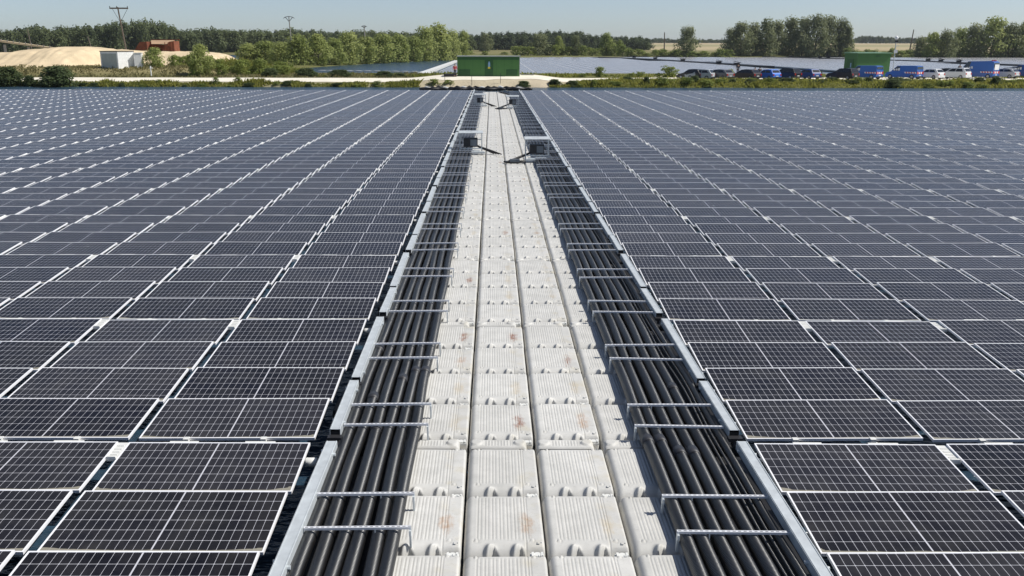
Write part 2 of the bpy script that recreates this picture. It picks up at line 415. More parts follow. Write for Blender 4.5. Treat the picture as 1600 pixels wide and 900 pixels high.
for q in (0, 1):
    yy = .14 if q == 0 else 1.15
    mark.box(FW - .085, FW - .078, yy, yy + .035, -.003, .0015); mark.box(FW - .078, FW - .058, yy, yy + .007, -.003, .0015); mark.box(FW - .045, FW - .035, yy + .022, yy + .034, -.003, .0015)
FL = [fm.build('walkway_float', M['float%d' % i], smooth=True) for i in range(4)]
LUG = lug.build('lug', M['plastic_white']); MARK = mark.build('moulded_mark', M['box_grey'])
STAIN = {(1, 2): 2, (0, 2): 2, (1, 4): 3, (2, 4): 2, (2, 6): 3, (0, 6): 2, (1, 7): 3, (0, 7): 3, (0, 10): 3, (1, 14): 3, (2, 14): 2, (3, 3): 1, (1, 1): 0, (2, 2): 1, (1, 9): 1, (1, 10): 1, (2, 10): 1, (1, 11): 1, (2, 5): 1, (0, 4): 1, (2, 22): 2, (1, 26): 3, (2, 9): 1, (2, 13): 1, (1, 5): 1}
STW = ['', 'with yellowish tinge', 'with orange stain', 'with dark rust stain']
colw = ['leftmost column', 'second column', 'third column', 'rightmost column']
row = 0
for k in range(-1, 18):
    for j in range(4):
        y = Y0F + GL * k + FP * j - (0 if k >= 0 else .0)
        if k < 0: y = Y0F - .25 - FP * (4 - j)
        if y < 5.6: continue
        for c in range(4):
            st = STAIN.get((c, row), 1 if rnd.random() < .12 else 0)
            o = FL[st].copy(); COL.objects.link(o)
            o.location = (FX[c] + rnd.uniform(-.004, .004) - .045 * sstep(66, 105, y), y, ZT + rnd.uniform(-.006, .006))
            o.rotation_euler = (R(rnd.uniform(-.5, .5)), R(rnd.uniform(-.6, .6)), R(rnd.uniform(-.2, .2)))
            lab = f"pale grey ribbed walkway float {STW[st]}, {colw[c]}, {nth(row + 1)} row from the front".replace('  ', ' ').replace(' ,', ',')
            tag(o, lab, 'walkway float', 'ribbed plastic floats of the walkway')
            if row < 28:
                for q in (LUG, MARK): e = q.copy(); COL.objects.link(e); e.parent = o
        row += 1
for o in FL + [LUG, MARK]: bpy.data.objects.remove(o)
# connector strips with round ends at each raft joint
m = MB(); nx, ny = 70, 16; L = .235
def hs(x, y):
    z = -.012
    d = min(y, L - y, .03); z -= .03 * (1 - math.sqrt(max(0, 1 - ((.03 - d) / .03) ** 2)))
    d = min(x, .74 - x, .05); z -= .04 * (1 - math.sqrt(max(0, 1 - ((.05 - d) / .05) ** 2)))
    for cx in (.085, .655):
        q = math.hypot(x - cx, (y - L / 2))
        if q < .085: z += .024 * sstep(.085, .07, q)
    if .19 < x < .56: z -= .008 * sstep(.35, .7, abs(math.cos(math.pi * x / .04))) * min(sstep(.03, .05, y), sstep(L - .03, L - .05, y))
    return z
v = [(.74 * i / nx, L * j / ny, hs(.74 * i / nx, L * j / ny)) for j in range(ny + 1) for i in range(nx + 1)]; W = nx + 1
m.add(v, [(j * W + i, j * W + i + 1, (j + 1) * W + i + 1, (j + 1) * W + i) for j in range(ny) for i in range(nx)])
m.box(0, .74, .003, L - .003, -.35, -.055)
strip = m.build('connector_float', M['float0'], smooth=True)
for k in range(18):
    for c in range(4):
        o = strip if (k, c) == (0, 0) else strip.copy()
        if (k, c) != (0, 0): COL.objects.link(o)
        y = Y0F + GL * k - .2425
        o.location = (FX[c] + .01, y, ZT + .004)
        tag(o, f"short grey connector float with round ends, {colw[c]}, {nth(k + 1)} raft joint from the front", 'connector float', 'connector floats at the raft joints')

# ------------------------------------------------------------------ pontoons, trays, crossbars, pipes
pa = MB().box(0, .95, 0, 4.95, -.30, 0).build('pontoon', M['rubber'], bevel=.03)
pb = None
for side in (-1, 1):
    for k in range(-1, 18):
        o = pa if (side, k) == (-1, -1) else pa.copy()
        if o is not pa: COL.objects.link(o)
        o.location = (-2.14 if side < 0 else 2.345, Y0F + GL * k - .1, .30 if side < 0 else .30)
        tag(o, f"black pontoon under the pipes {'left' if side < 0 else 'right'} of the walkway, {nth(k + 2)} raft from the front", 'pontoon', 'black pontoons under the pipes')
def tray(L):
    m = MB(); w = .135
    m.box(0, w, 0, L, -.006, 0); m.box(0, .005, 0, L, -.11, -.006); m.box(w - .005, w, 0, L, -.11, -.006)
    m.box(.008, .014, 0, L, 0.0002, .006); m.box(w - .014, w - .008, 0, L, .0002, .006)
    for q in (.3, L - .3): m.tube([(w + .0, q, -.04), (w + .03, q, -.04)], .022, 8); m.tube([(-.03, q + .12, -.05), (0, q + .12, -.05)], .018, 8)
    return m
TR = {}
for nm, L in (('long', 3.04), ('short', 1.76)):
    rt = empty('cable_tray'); tray(L).build('lid', M['galv'], rt)
    MB().box(.012, .123, .01, L - .01, -.14, -.035).build('cable_bundle', M['rubber'], rt)
    MB().box(-.02, .155, -.10, .0, -.12, -.075).box(.03, .05, -.07, 0, -.20, -.10).box(.09, .11, -.07, 0, -.20, -.10).build('bracket', M['dark'], rt)
    TR[nm] = (rt, L)
cnt = {-1: 0, 1: 0}; first = {'long': True, 'short': True}
seq = []
for k in range(-1, 18):
    yb = Y0F + GL * k - .38      # joint just before the raft gap
    seq += [(yb + .08, 'short'), (yb + .08 + 1.76 + .10, 'long')]
for side in (-1, 1):
    n = 0
    for yb, nm in seq:
        if yb + 2.9 < 6: continue
        n += 1; rt, L = TR[nm]
        o = rt if first[nm] else copy_tree(rt); first[nm] = False
        o.location = ((-2.073 if side < 0 else 3.04) + rnd.uniform(-.008, .008), yb, .62 + rnd.uniform(-.008, .008)); o.rotation_euler = (R(rnd.uniform(-.2, .2)), 0, R(rnd.uniform(-.5, .5)))
        tag(o, f"{nm} galvanised cable tray along the {'left' if side < 0 else 'right'} pipe bundle, {nth(n)} from the front", 'cable tray', 'galvanised cable trays beside the panels')
def cross(side):
    m = MB(); L = 1.10 if side < 0 else 1.16
    m.box(0, L, -.019, .019, -.003, 0); m.box(0, L, -.019, -.016, -.026, -.003); m.box(0, L, .016, .019, -.026, -.003)
    return m, L
XB = {}
for side in (-1, 1):
    m, L = cross(side); rt = m.build('crossbar', M['bar'])
    xe = L - .02 if side < 0 else .0
    MB().box(xe, xe + .022, -.018, .018, -.24, -.026).box(xe, xe + .022, -.05, -.018, -.09, -.03).build('leg', M['galv'], rt)
    xh = .66 * L if side < 0 else .28 * L
    MB().add([(xh, -.020, -.02), (xh + .012, -.020, -.02), (xh + .012, -.024, -.15), (xh, -.024, -.15), (xh, .0, -.02), (xh + .012, 0, -.02)], [(0, 1, 2, 3), (4, 5, 2, 3), (0, 3, 4), (1, 5, 2)]).build('hook', M['galv'], rt)
    XB[side] = rt
for side in (-1, 1):
    n = 0
    for i in range(-1, 37):
        for d in (0, .73):
            y = 8.19 + 2.62 * i + d
            if y < 6 or y > 103: continue
            n += 1; o = XB[side] if n == 1 else copy_tree(XB[side])
            o.location = ((-1.935 if side < 0 else 1.88) + rnd.uniform(-.02, .02), y + rnd.uniform(-.05, .05), .585 + rnd.uniform(-.006, .006))
            o.rotation_euler = (0, R(rnd.uniform(-.6, .6)), R(rnd.uniform(-1., 1.) + (1.0 if side < 0 else -.9)))
            tag(o, f"perforated galvanised crossbar over the {'left' if side < 0 else 'right'} pipe bundle, {nth(n)} from the front", 'crossbar', 'crossbars over the black pipes')
def pipe(x0, r, side, idx, name, label, z0, cat, amp=.018, sleeves=()):
    pts = []; y = 4.8; ph = rnd.uniform(0, 6); yend = 103.5 - idx * .15
    while y < yend:
        t = (y - 8.55) / 2.62
        z = z0 + .010 * math.cos(2 * math.pi * t) * -1
        x = x0 + amp * noise.noise(Vector((x0 * 9, y * .35, 1))) * 1.6
        if side > 0 and y > 95.5: x -= (y - 95.5) ** 2 * .02
        x -= .045 * sstep(66, 105, y)
        pts.append((x, y, z)); y += .36 if y < 30 else .8
    o = MB().tube(pts, r, 14).build(name, M['pipe'], smooth=True)
    for ys in sleeves:
        i = min(range(len(pts)), key=lambda q: abs(pts[q][1] - ys))
        a, b = Vector(pts[i]), Vector(pts[i + 1]); d = (b - a).normalized()
        MB().tube([a - d * .09, a - d * .088, a + d * .088, a + d * .09], [r, r + .008, r + .008, r], 14).build('sleeve', M['sleeve'], o, smooth=True)
    return tag(o, label, cat, 'black pipes beside the walkway')
ln = ['outermost', 'second outermost', 'third outermost', 'third innermost', 'second innermost', 'innermost']
for i in range(6):
    pipe(-1.862 + i * .170, .074, -1, i, 'pipe', f"thick black pipe in the bundle left of the walkway, {ln[i]} of six", .470, 'pipe', .022, [11.9 + .25 * i - (1.6 if i == 2 else 0), 21 + i * .3] if i not in (0,) else [14])
rn = ['innermost', 'second innermost', 'middle', 'second outermost', 'outermost']
for i in range(5):
    pipe(2.005 + i * .168, .074, 1, i, 'pipe', f"thick black pipe in the bundle right of the walkway, {rn[i]} of five", .470, 'pipe', .020, [10.6 - .14 * i] if i < 4 else [12.4])
for i, (x, r, z, w) in enumerate(((2.83, .018, .45, 'nearer the pipes'), (2.885, .015, .47, 'middle one of three'), (2.955, .045, .48, 'corrugated one against the tray'))):
    pipe(x, r, 1, i, 'cable', f"thin black cable between right pipes and tray, {w}", z, 'cable', .03)
for i, (x, r, z, w) in enumerate(((-1.955, .012, .50, 'beside the tray'), (-1.93, .010, .52, 'beside the outermost pipe'))):
    pipe(x, r, -1, i, 'cable', f"thin black cable on the left pipe bundle, {w}", z, 'cable', .02)
# white drum ends and dark rubber fenders in the slot beside the trays
dr = MB().tube([(0, 0, 0), (.02, 0, 0), (.03, 0, 0), (.16, 0, 0)], [.03, .045, .055, .055], 12).build('drum_float', M['plastic_white'], smooth=True)
fe = MB().box(0, .16, 0, .55, -.22, 0).build('fender', M['rubber'], bevel=.03)
nd = 0
for side in (-1, 1):
    for k in range(0, 18):
        o = dr if nd == 0 else dr.copy()
        if nd: COL.objects.link(o)
        nd += 1
        o.location = (-2.30 if side < 0 else 3.17, Y0P + GL * k - .62, .42)
        tag(o, f"white round float end beside {'left' if side < 0 else 'right'} cable tray, {nth(k + 1)} raft joint from the front", 'float end', 'round float ends beside the trays')
        if side < 0:
            e = fe if k == 0 else fe.copy()
            if k: COL.objects.link(e)
            e.location = (-2.27, Y0P + GL * k + 1.2, .33)
            tag(e, f"black rubber fender in the slot left of the tray, {nth(k + 1)} from the front", 'fender', 'black fenders beside the left tray')

# ------------------------------------------------------------------ cable stands on the walkway edge
def stand(x0, x1, y, lab, toward, far=False):
    y = YB(y)
    t = empty('inverter_stand', (x0, y, .5)); w = x1 - x0; h = .86; d = .55
    MB().box(-.06, w + .06, .02, d + .05, h, h + .02, T=Matrix.Rotation(R(7), 4, 'X')).build('roof_plate', M['galv'], t)
    for px in (0, w):
        for py in (.03, d):
            MB().box(px - .02, px + .02, py - .02, py + .02, -.12, h + .0 + py * .12).build('post', M['galv'], t)
    MB().box(.0, w, .0, .03, .12, .16).box(0, w, d, d + .03, .5, .54).box(-.015, .015, .03, d, .12, .16).box(w - .015, w + .015, .03, d, .12, .16).build('rail', M['galv'], t)
    MB().box(.18, w - .2, .12, .42, .20, .62).build('inverter_box', M['dark'], t, bevel=.02)
    MB().box(w * .48, w - .24, .08, .118, .26, .56).build('cover_plate', M['box_grey'], t)
    MB().box(.1, w - .1, -.10, .02, -.02, .05).box(w - .5 if toward > 0 else .0, (w + .15) if toward > 0 else .5, -.35, -.1, -.06, .02).build('base_frame', M['galv'], t)
    rr = random.Random(int(y * 10))
    for q in range(4):
        a = (w * .7, .25, .35) if toward > 0 else (w * .3, .25, .35)
        e = (w + .95 - q * .12, -.35 + q * .1, -.09) if toward > 0 else (-.95 + q * .1, -.55 + q * .12, -.09)
        pts = []
        for i in range(13):
            s = i / 12; lift = math.sin(s * math.pi) * .10
            pts.append((a[0] + (e[0] - a[0]) * s, a[1] + (e[1] - a[1]) * s + math.sin(s * 5 + q) * .05, max(-.10, a[2] + (e[2] - a[2]) * s ** .6) + lift * .4))
        MB().tube(pts, .028 + .006 * q, 8).build('cable', M['rubber'], t, smooth=True)
    # loop lying on the floats
    c = (w + .35, -.25) if toward > 0 else (-.5, -.45)
    pts = [(c[0] + .48 * math.cos(s * .42), c[1] + .20 * math.sin(s * .42), -.085 + .02 * math.sin(s)) for s in range(16)]
    if toward < 0: MB().tube(pts, .035, 8).build('cable_loop', M['rubber'], t, smooth=True); MB().box(-.72, -.28, -.50, -.36, -.10, .04).build('loose_plate', M['box_grey'], t)
    return tag(t, lab, 'inverter stand', 'inverter stands along the walkway')
stand(-1.53, -.48, 38.6, 'nearer left steel stand with grey roof plate and black cables trailing right', 1)
stand(1.52, 2.55, 36.0, 'nearer right steel stand with cable loop and grey plate on the walkway', -1)
stand(-1.45, -.55, 70.5, 'farther left steel stand with black cables near the walkway end', 1)
stand(1.25, 2.2, 68.0, 'farther right steel stand with black cables near the walkway end', -1)

# floating boom and jumble of cables at the end of the walkway
bm = 0
for i, (px0, px1, Y, r) in enumerate(((655, 700, 103.2, .20), (700, 742, 103.6, .20), (742, 790, 103.0, .20), (790, 832, 103.5, .20))):
    Y = YB(Y); x0, x1 = XA(px0, Y, .1), XA(px1, Y, .1) - .1; pts = [(x0 + (x1 - x0) * q / 8, Y + .25 * math.sin(q * 1.3), .22) for q in range(9)]
    o = MB().tube(pts, [r * (.6 if q in (0, 8) else 1) for q in range(9)], 8).build('floating_boom', M['rubber'], smooth=True)
    tag(o, f"black floating boom section behind the walkway end, {('leftmost', 'second from left', 'third from left', 'rightmost')[i]} of four", 'boom', 'floating boom behind the walkway')
rr = random.Random(4)
for i in range(16):
    px = 668 + i * 9.6; Y = YB(105.6) + rr.uniform(-.8, 1.2)
    m = MB(); x = XA(px, Y, .1); a = rr.uniform(-.5, .5)
    m.tube([(x - .55, Y - a * .3, .20), (x - .2, Y, .30 + rr.uniform(0, .12)), (x + .2, Y + a * .2, .24), (x + .6, Y + a, .18)], .12, 7)
    o = m.build('mooring_float', M['rubber'] if i % 3 else M['plastic_white'], smooth=True)
    tag(o, f"small {'black' if i % 3 else 'white'} mooring float beyond the walkway end, {nth(i + 1)} from the left", 'mooring float', 'mooring floats beyond the walkway')

# ------------------------------------------------------------------ terrain
def PW2(px, py): Y = YA(py, 0); return (XA(px, Y, 0), Y)
PONDB = [PW2(*p) for p in ((472, 119.5), (470, 108), (500, 105.5), (560, 101.5), (640, 96.8), (700, 93.6), (760, 92.2), (830, 90.4), (1000, 89.6), (1150, 89), (1330, 88.4), (1600, 89.6), (1800, 90), (1960, 96), (1960, 119.5))]
PONDC = [PW2(*p) for p in ((322, 99), (378, 100), (392, 92), (380, 87), (330, 86))]
def sdist(P, X, Y):
    d = np.full(X.shape, 1e9); ins = np.zeros(X.shape, bool); n = len(P)
    for i in range(n):
        ax, ay = P[i]; bx, by = P[(i + 1) % n]; dx, dy = bx - ax, by - ay
        t = np.clip(((X - ax) * dx + (Y - ay) * dy) / (dx * dx + dy * dy), 0, 1)
        d = np.minimum(d, np.hypot(X - ax - t * dx, Y - ay - t * dy))
        cond = ((ay > Y) != (by > Y)) & (X < (bx - ax) * (Y - ay) / ((by - ay) if by != ay else 1e-9) + ax); ins ^= cond
    return np.where(ins, -d, d)
def ss(a, b, x): t = np.clip((x - a) / (b - a), 0, 1); return t * t * (3 - 2 * t)
def gz(X, Y):
    X = np.asarray(X, float); Y = np.asarray(Y, float)
    Yn = Y; Y = (Y - .33) / 1.1105
    wob = .5 * np.sin(X * .35) + .35 * np.sin(X * .93 + 1) + .2 * np.sin(X * 2.1)
    z = -.6 + 1.15 * ss(110.6, 114.2, Y + wob * .5) + .2 * ss(114, 122, Y)
    # mound under the green cabin
    z = z + .52 * ss(-13, -6.0, X) * ss(11.5, 5.5, X) * ss(112.5, 116.5, Y) * ss(140, 127, Y)
    # higher ground on the left behind the track
    z = z + 1.25 * ss(-40, -50, X) * ss(127, 133, Y) * ss(260, 200, Y) * ss(-110, -80, X)
    z = z + (.0118) * np.clip(Y - 520, 0, 1000)
    z = z + .12 * np.sin(X * .05 + Y * .03) * ss(140, 200, Y)
    z = z * (1 - .72 * ss(-8, -18, X) * ss(150, 172, Y) * ss(480, 420, Y) * (1 - ss(-30, -50, X) * ss(180, 165, Y)))
    sb = np.minimum(sdist(PONDB, X, Yn), sdist(PONDC, X, Yn))
    sh = ss(0, 5, sb)
    return np.where(sb < 0, np.maximum(-1.5, sb * .25) - .05, z * sh + (1 - sh) * (-.05) )
def gz1(x, y): return float(gz(np.array([x]), np.array([y]))[0])
ks = np.concatenate([np.linspace(-1.1, -.71, 30), np.linspace(-.7, .7, 440), np.linspace(.71, 1.1, 30)])
Ys = np.concatenate([np.linspace(YB(110), YB(160), 90), np.geomspace(YB(160.7), 8000, 170)])
KX, YY = np.meshgrid(ks, Ys); XX = KX * (YY + 60); ZZ = gz(XX, YY)
nK, nY = len(ks), len(Ys)
verts = np.stack([XX.ravel(), YY.ravel(), ZZ.ravel()], 1)
a = (np.arange(nY - 1)[:, None] * nK + np.arange(nK - 1)[None, :]).ravel()
faces = np.stack([a, a + 1, a + 1 + nK, a + nK], 1)
me = bpy.data.meshes.new('ground'); me.from_pydata(verts.tolist(), [], faces.tolist())
def edge_near(X): return YB(115.0 + 5.0 * ss(9, 24, X))
def edge_far(X): return YB(124.5 + 2.5 * ss(9, 24, X) + 9 * ss(52, 60, X))
c = np.zeros((len(verts), 4)); c[:, 3] = 1
X, Y = verts[:, 0], (verts[:, 1] - .33) / 1.1105
def lay(mask, col):
    for i in range(3): c[:, i] = c[:, i] * (1 - mask) + col[i] * mask
lay(np.ones(len(X)), (.135, .135, .05))
nz = np.sin(X * .013 + 2) * np.sin(Y * .006)
lay(ss(470, 560, Y), (.19, .175, .08)); lay(ss(640, 760, Y) * ss(60, 110, X + nz * 30), (.40, .33, .20)); lay(ss(900, 1000, Y) * ss(1250, 1150, Y), (.30, .27, .15))
lay(ss(-10, -30, X) * ss(127, 131, Y) * ss(170, 150, Y), (.25, .215, .11))
lay(ss(-56, -64, X) * ss(142, 150, Y) * ss(260, 200, Y), (.44, .38, .27))
lay(ss(-15, -7, X) * ss(14, 8, X) * ss(111, 112, Y) * ss(130, 124, Y), (.48, .41, .30))
lay(ss(8, 2, X) * ss(110, 112, Y) * ss(116, 114.6, Y) * .4, (.45, .40, .28))
lay(ss(20, 30, X) * ss(119, 121, Y) * ss(138, 134, Y), (.50, .46, .38))
ca = me.color_attributes.new('zone', 'FLOAT_COLOR', 'POINT'); ca.data.foreach_set('color', c.ravel())
me.materials.append(M['ground']); me.polygons.foreach_set('use_smooth', [True] * len(me.polygons))
o = bpy.data.objects.new('ground', me); COL.objects.link(o); tag(o, 'grassy banks and fields around the ponds', 'ground', kind='structure')
# track along the bank
xs = np.linspace(-195, 195, 600); rows = []
vs = []; nr = 9
for x in xs:
    e0 = float(edge_near(x)) + .35 * math.sin(x * .4) + .2 * math.sin(x * 1.3); e1 = float(edge_far(x)) + .3 * math.sin(x * .5 + 1)
    if -9 < x < 8: e1 = e1 + .0
    ys = np.linspace(e0, e1, nr); zz = gz(np.full(nr, x), ys) + .03
    vs += [(x, y, z) for y, z in zip(ys, zz)]
fs = [(i * nr + j, (i + 1) * nr + j, (i + 1) * nr + j + 1, i * nr + j + 1) for i in range(len(xs) - 1) for j in range(nr - 1)]
m = MB(); m.add(vs, fs); tag(m.build('road', M['road'], smooth=True), 'pale gravel track along the near bank', 'track', kind='structure')

# ------------------------------------------------------------------ sand heap
prof = [(-60, 86), (-30, 84), (0, 84), (20, 79.5), (60, 77), (82, 74.5), (100, 74.2), (118, 76.5), (150, 80.5), (175, 82), (240, 83.2), (268, 84), (284, 87), (298, 94), (312, 101)]
YR = YB(142.0)
def ridge(px):
    for (a, b), (c2, d) in zip(prof, prof[1:]):
        if a <= px <= c2: return b + (d - b) * (px - a) / (c2 - a)
    return 100
m = MB(); vs = []; NX, NY = 190, 46
for i in range(NX + 1):
    px = -60 + 390 * i / NX; x = XA(px, YR, 4)
    back = ss(120, 180, px) * 14; yr = YR + float(back)
    zt = CAMZ - (ridge(px) - YH) * CP * depth(yr, 4) / F
    for j in range(NY + 1):
        y = YB(125) + 69 * j / NY
        fslope = (yr - y) * (.36 if px < 150 else .42); bs = (y - yr - 14) * .5
        nn = noise.noise(Vector((x * .25, y * .25, 0))) * .35 + noise.noise(Vector((x * .9, y * .35, 3))) * .22 + noise.noise(Vector((x * 2.2, y * .9, 7))) * .08
        z = zt - max(0, fslope, bs) + nn * (1 if fslope > .3 else .4)
        if fslope < 1.2: z -= .25 * max(0, 1 - abs(fslope) / 1.2)
        vs.append((x, y, max(z, gz1(x, y) - .35)))
W = NY + 1
m.add(vs, [(i * W + j, (i + 1) * W + j, (i + 1) * W + j + 1, i * W + j + 1) for i in range(NX) for j in range(NY)])
tag(m.build('sand_heap', M['sand'], smooth=True), 'large pale sand heap left of the white shed', 'sand heap')

# ------------------------------------------------------------------ buildings
def T2(x, y, z, rz): return Matrix.Translation((x, y, z)) @ Matrix.Rotation(rz, 4, 'Z')
# green cabin by the walkway
Yh = YB(119.0); x0, x1 = XA(714, Yh, 1.2), XA(811.5, Yh, 1.2); w = x1 - x0; zb = 1.22
t = empty('green_cabin', (x0, Yh, zb)); hh = 2.75; dd = 3.2
m = MB().box(0, w, 0, dd, -.3, hh); m.build('wall', M['green'], t)
MB().box(-.06, w + .1, -.42, dd + .1, hh + .003, hh + .12).build('roof', M['roof_pale'], t)
MB().box(w - .07, w + .012, -.02, -.003, .0, hh - .01).build('corner_trim', M['roof_pale'], t)
MB().box(.02, w - .12, -.055, -.003, hh - .42, hh - .02).build('upper_band', M['green_dark'], t)  # darker green strip along the top of the front wall
d = MB().box(3.95, 5.15, -.05, -.004, 0, 2.3).build('door', M['green_dark'], t)
MB().box(4.98, 5.03, -.10, -.052, .95, 1.15).build('handle', M['dark'], d)
MB().box(4.42, 4.72, -.075, -.052, 1.35, 1.90).box(4.47, 4.67, -.078, -.055, 1.9, 2.08).build('door_sign', M['signblue'], d)
MB().box(4.40, 4.74, -.076, -.052, 1.08, 1.33).build('warning_sign', M['yellow'], d)
for a, b in ((.25, 1.85), (w - 1.95, w - .35)):
    g = MB().box(a, b, -.05, -.004, .12, .98)
    for q in range(5): g.box(a + .04 + q * (b - a) / 5, a + .08 + q * (b - a) / 5, -.07, -.052, .14, .96)
    g.build('vent', M['green_dark'], t)
sm = MB()
for q in range(1, 8):
    if not 3.8 < q * w / 8 < 5.3: sm.box(q * w / 8 - .012, q * w / 8 + .012, -.018, -.003, .02, hh - .45)
sm.build('wall_seam', M['green_dark'], t)
tag(t, 'low green cabin with pale flat roof at the walkway end', 'cabin')
MB
o = MB().box(XA(693, Yh - 1), XA(713, Yh - 1), Yh - 1.2, Yh - .1, .95, 1.62).build('tank', M['rubber'], bevel=.12); tag(o, 'low black tank left of the green cabin', 'tank')
for i, px in enumerate((694.5, 736.5, 781.5)):
    Yp = YB(113.2); x = XA(px, Yp); z = gz1(x, Yp)
    o = MB().tube([(x, Yp, z - .3), (x, Yp, z + 1.35)], .03, 6).build('post', M['dark'])
    o.name = 'marker_post'; tag(o, f"thin dark post on the bank before the green cabin, {('leftmost', 'middle', 'rightmost')[i]} of three", 'post', 'posts before the green cabin')
# low pale retaining edge right of cabin
o = MB().box(XA(813, YB(122)), XA(833, YB(122)), YB(122), YB(122) + .3, .9, 1.45).build('low_wall', M['concrete']); tag(o, 'low concrete block right of the green cabin', 'block')

Y2 = YB(131.0); x0, x1 = XA(1336, Y2, 1), XA(1392, Y2, 1)
zb = CAMZ - (118 - YH) * CP * depth(Y2, 1) / F; rz = R(10)
t = empty('green_hut', (x0, Y2, zb), rz); w = (x1 - x0) / math.cos(rz); hh = 3.45; dd = 3.6
MB().box(0, w, 0, dd, -1, hh).build('wall', M['green_hut'], t)
MB().add([(-.12, -.25, hh + .003), (w + .2, -.25, hh + .003), (w + .2, dd + .2, hh + .003), (-.12, dd + .2, hh + .003), (-.12, -.25, hh + .14), (w + .2, -.25, hh + .14), (w + .2, dd + .2, hh + .22), (-.12, dd + .2, hh + .22)], [(3, 2, 1, 0), (4, 5, 6, 7), (0, 1, 5, 4), (1, 2, 6, 5), (2, 3, 7, 6), (3, 0, 4, 7)]).build('roof', M['roof_green'], t)
d = MB().box(-.06, -.004, .9, 2.6, 0, 2.6).build('door', M['green_dark'], t); MB().box(-.075, -.061, 1.4, 1.7, 1.3, 2.0).build('door_sign', M['signblue'], d)
MB().box(3.2, 3.9, -.03, -.004, hh - .5, hh - .2).build('vent', M['green_dark'], t)
tag(t, 'tall green hut with a dark side door behind the parked vans', 'hut')
t = empty('camera_mast', (XA(1393.5, YB(129.8), 1), YB(129.8), .9))
MB().tube([(0, 0, 0), (0, 0, 5.6)], .07, 8).build('pole', M['galv'], t)
MB().tube([(0, -.0, 5.6), (0, 0, 5.72), (0, 0, 6.0), (0, 0, 6.18)], [.12, .27, .27, .05], 10).build('dome_camera', M['white'], t, smooth=True)
MB().box(-.18, .3, -.2, .0, 3.6, 4.1).build('junction_box', M['white'], t); MB().tube([(0, 0, 4.6), (.45, -.1, 4.75)], .04, 6).build('bracket', M['galv'], t); MB().box(-.2, .2, -.25, -.05, 5.2, 5.5).build('floodlight', M['dark'], t)
tag(t, 'pale mast with white dome at the corner of the green hut', 'mast')
# white shed
Ys_ = YB(131.5); rz = R(62); xc = XA(185, Ys_, 2); zb = gz1(xc, Ys_)
zb = CAMZ - (108.5 - YH) * CP * depth(Ys_, 2) / F
t = empty('white_shed', (xc, Ys_, zb), rz)
L1, L2, hh = 3.2, 4.0, 2.62
g = MB().box(0, L1, 0, L2, -.4, hh); g.build('wall', M['white'], t)
cor = MB()
for q in range(12): cor.box(.08 + q * .255, .13 + q * .255, -.022, -.002, 0, hh - .1)
cor.build('cladding', M['white'], t)
MB().box(-.03, -.003, .3, L2 - .3, .05, hh - .3).build('door', M['roof_pale'], t)
MB().box(-.06, L1 + .06, -.06, L2 + .06, hh + .003, hh + .13).build('roof', M['wood'], t)
tag(t, 'small white corrugated shed with dark flat roof beside the sand heap', 'shed')
t = empty('white_cabinet', (XA(210, YB(133), 2), YB(133), zb + .15), R(12))
MB().box(0, 1.15, 0, 1.6, -.3, 2.25).build('wall', M['white'], t); MB().box(-.06, 1.2, -.06, 1.66, 2.253, 2.33).build('lid', M['white'], t)
tag(t, 'narrow white cabinet to the right of the corrugated shed', 'cabinet')
xm, ym = XA(236, YB(127)), YB(127)
o = MB().tube([(xm, ym, gz1(xm, ym) - .2), (xm, ym, 2.4)], .09, 8).tube([(xm - .25, ym, 2.1), (xm + .35, ym, 2.1)], .06, 6).build('marker_post', M['white'])
tag(o, 'short white post with crosspiece in the dry grass', 'post')
# rusty hopper on the sand
Yr = YB(166.0); zr = CAMZ - (84.5 - YH) * CP * depth(Yr, 4) / F; xr = XA(208, Yr, 4); s = depth(Yr, 4) / F
def hx(px): return XA(px, Yr, 4)
def hz(py): return CAMZ - (py - YH) * CP * depth(Yr, 4) / F
t = empty('rusty_hopper', (0, 0, 0))
def slab(pts, y0, y1, name, mat):
    n = len(pts); v = [(hx(a), y0, hz(b)) for a, b in pts] + [(hx(a), y1, hz(b)) for a, b in pts]
    return MB().add(v, [tuple(range(n)), tuple(range(2 * n - 1, n - 1, -1))] + [(i, i + n, (i + 1) % n + n, (i + 1) % n) for i in range(n)]).build(name, mat, t)
slab([(206, 86), (209, 81), (219, 66.5), (230, 66), (230, 86)], Yr, Yr + 3.2, 'side_wing', M['rust'])
slab([(230.3, 86), (230.3, 65), (236, 70), (256, 71), (256, 86)], Yr + 1.6, Yr + 1.9, 'back_wall', M['rust'])
slab([(256.3, 86), (253.5, 78), (265, 66), (272.5, 65), (272.5, 88)], Yr, Yr + 3.2, 'bin_wall', M['rust'])
MB().add([(hx(230), Yr + 2.6, hz(63.6)), (hx(267), Yr + 2.6, hz(63.6)), (hx(261.5), Yr + .35, hz(69.5)), (hx(236), Yr + .35, hz(69.5))] + [(hx(230), Yr + 2.6, hz(64.2)), (hx(267), Yr + 2.6, hz(64.2)), (hx(261.5), Yr + .35, hz(70)), (hx(236), Yr + .35, hz(70))], [(0, 3, 2, 1), (4, 5, 6, 7), (0, 1, 5, 4), (1, 2, 6, 5), (2, 3, 7, 6), (3, 0, 4, 7)]).build('chute_plate', M['rustpale'], t)
slab([(229, 62.2), (273.5, 62.2), (273.5, 63.3), (229, 63.3)], Yr + 2.7, Yr + 3.1, 'top_beam', M['rust'])
for a in (258, 263, 268): slab([(a, 67), (a + .8, 67), (a + .8, 86), (a, 86)], Yr - .15, Yr - .01, 'rib', M['rust'])
tag(t, 'rust red steel hopper on the sand behind the shed', 'hopper')
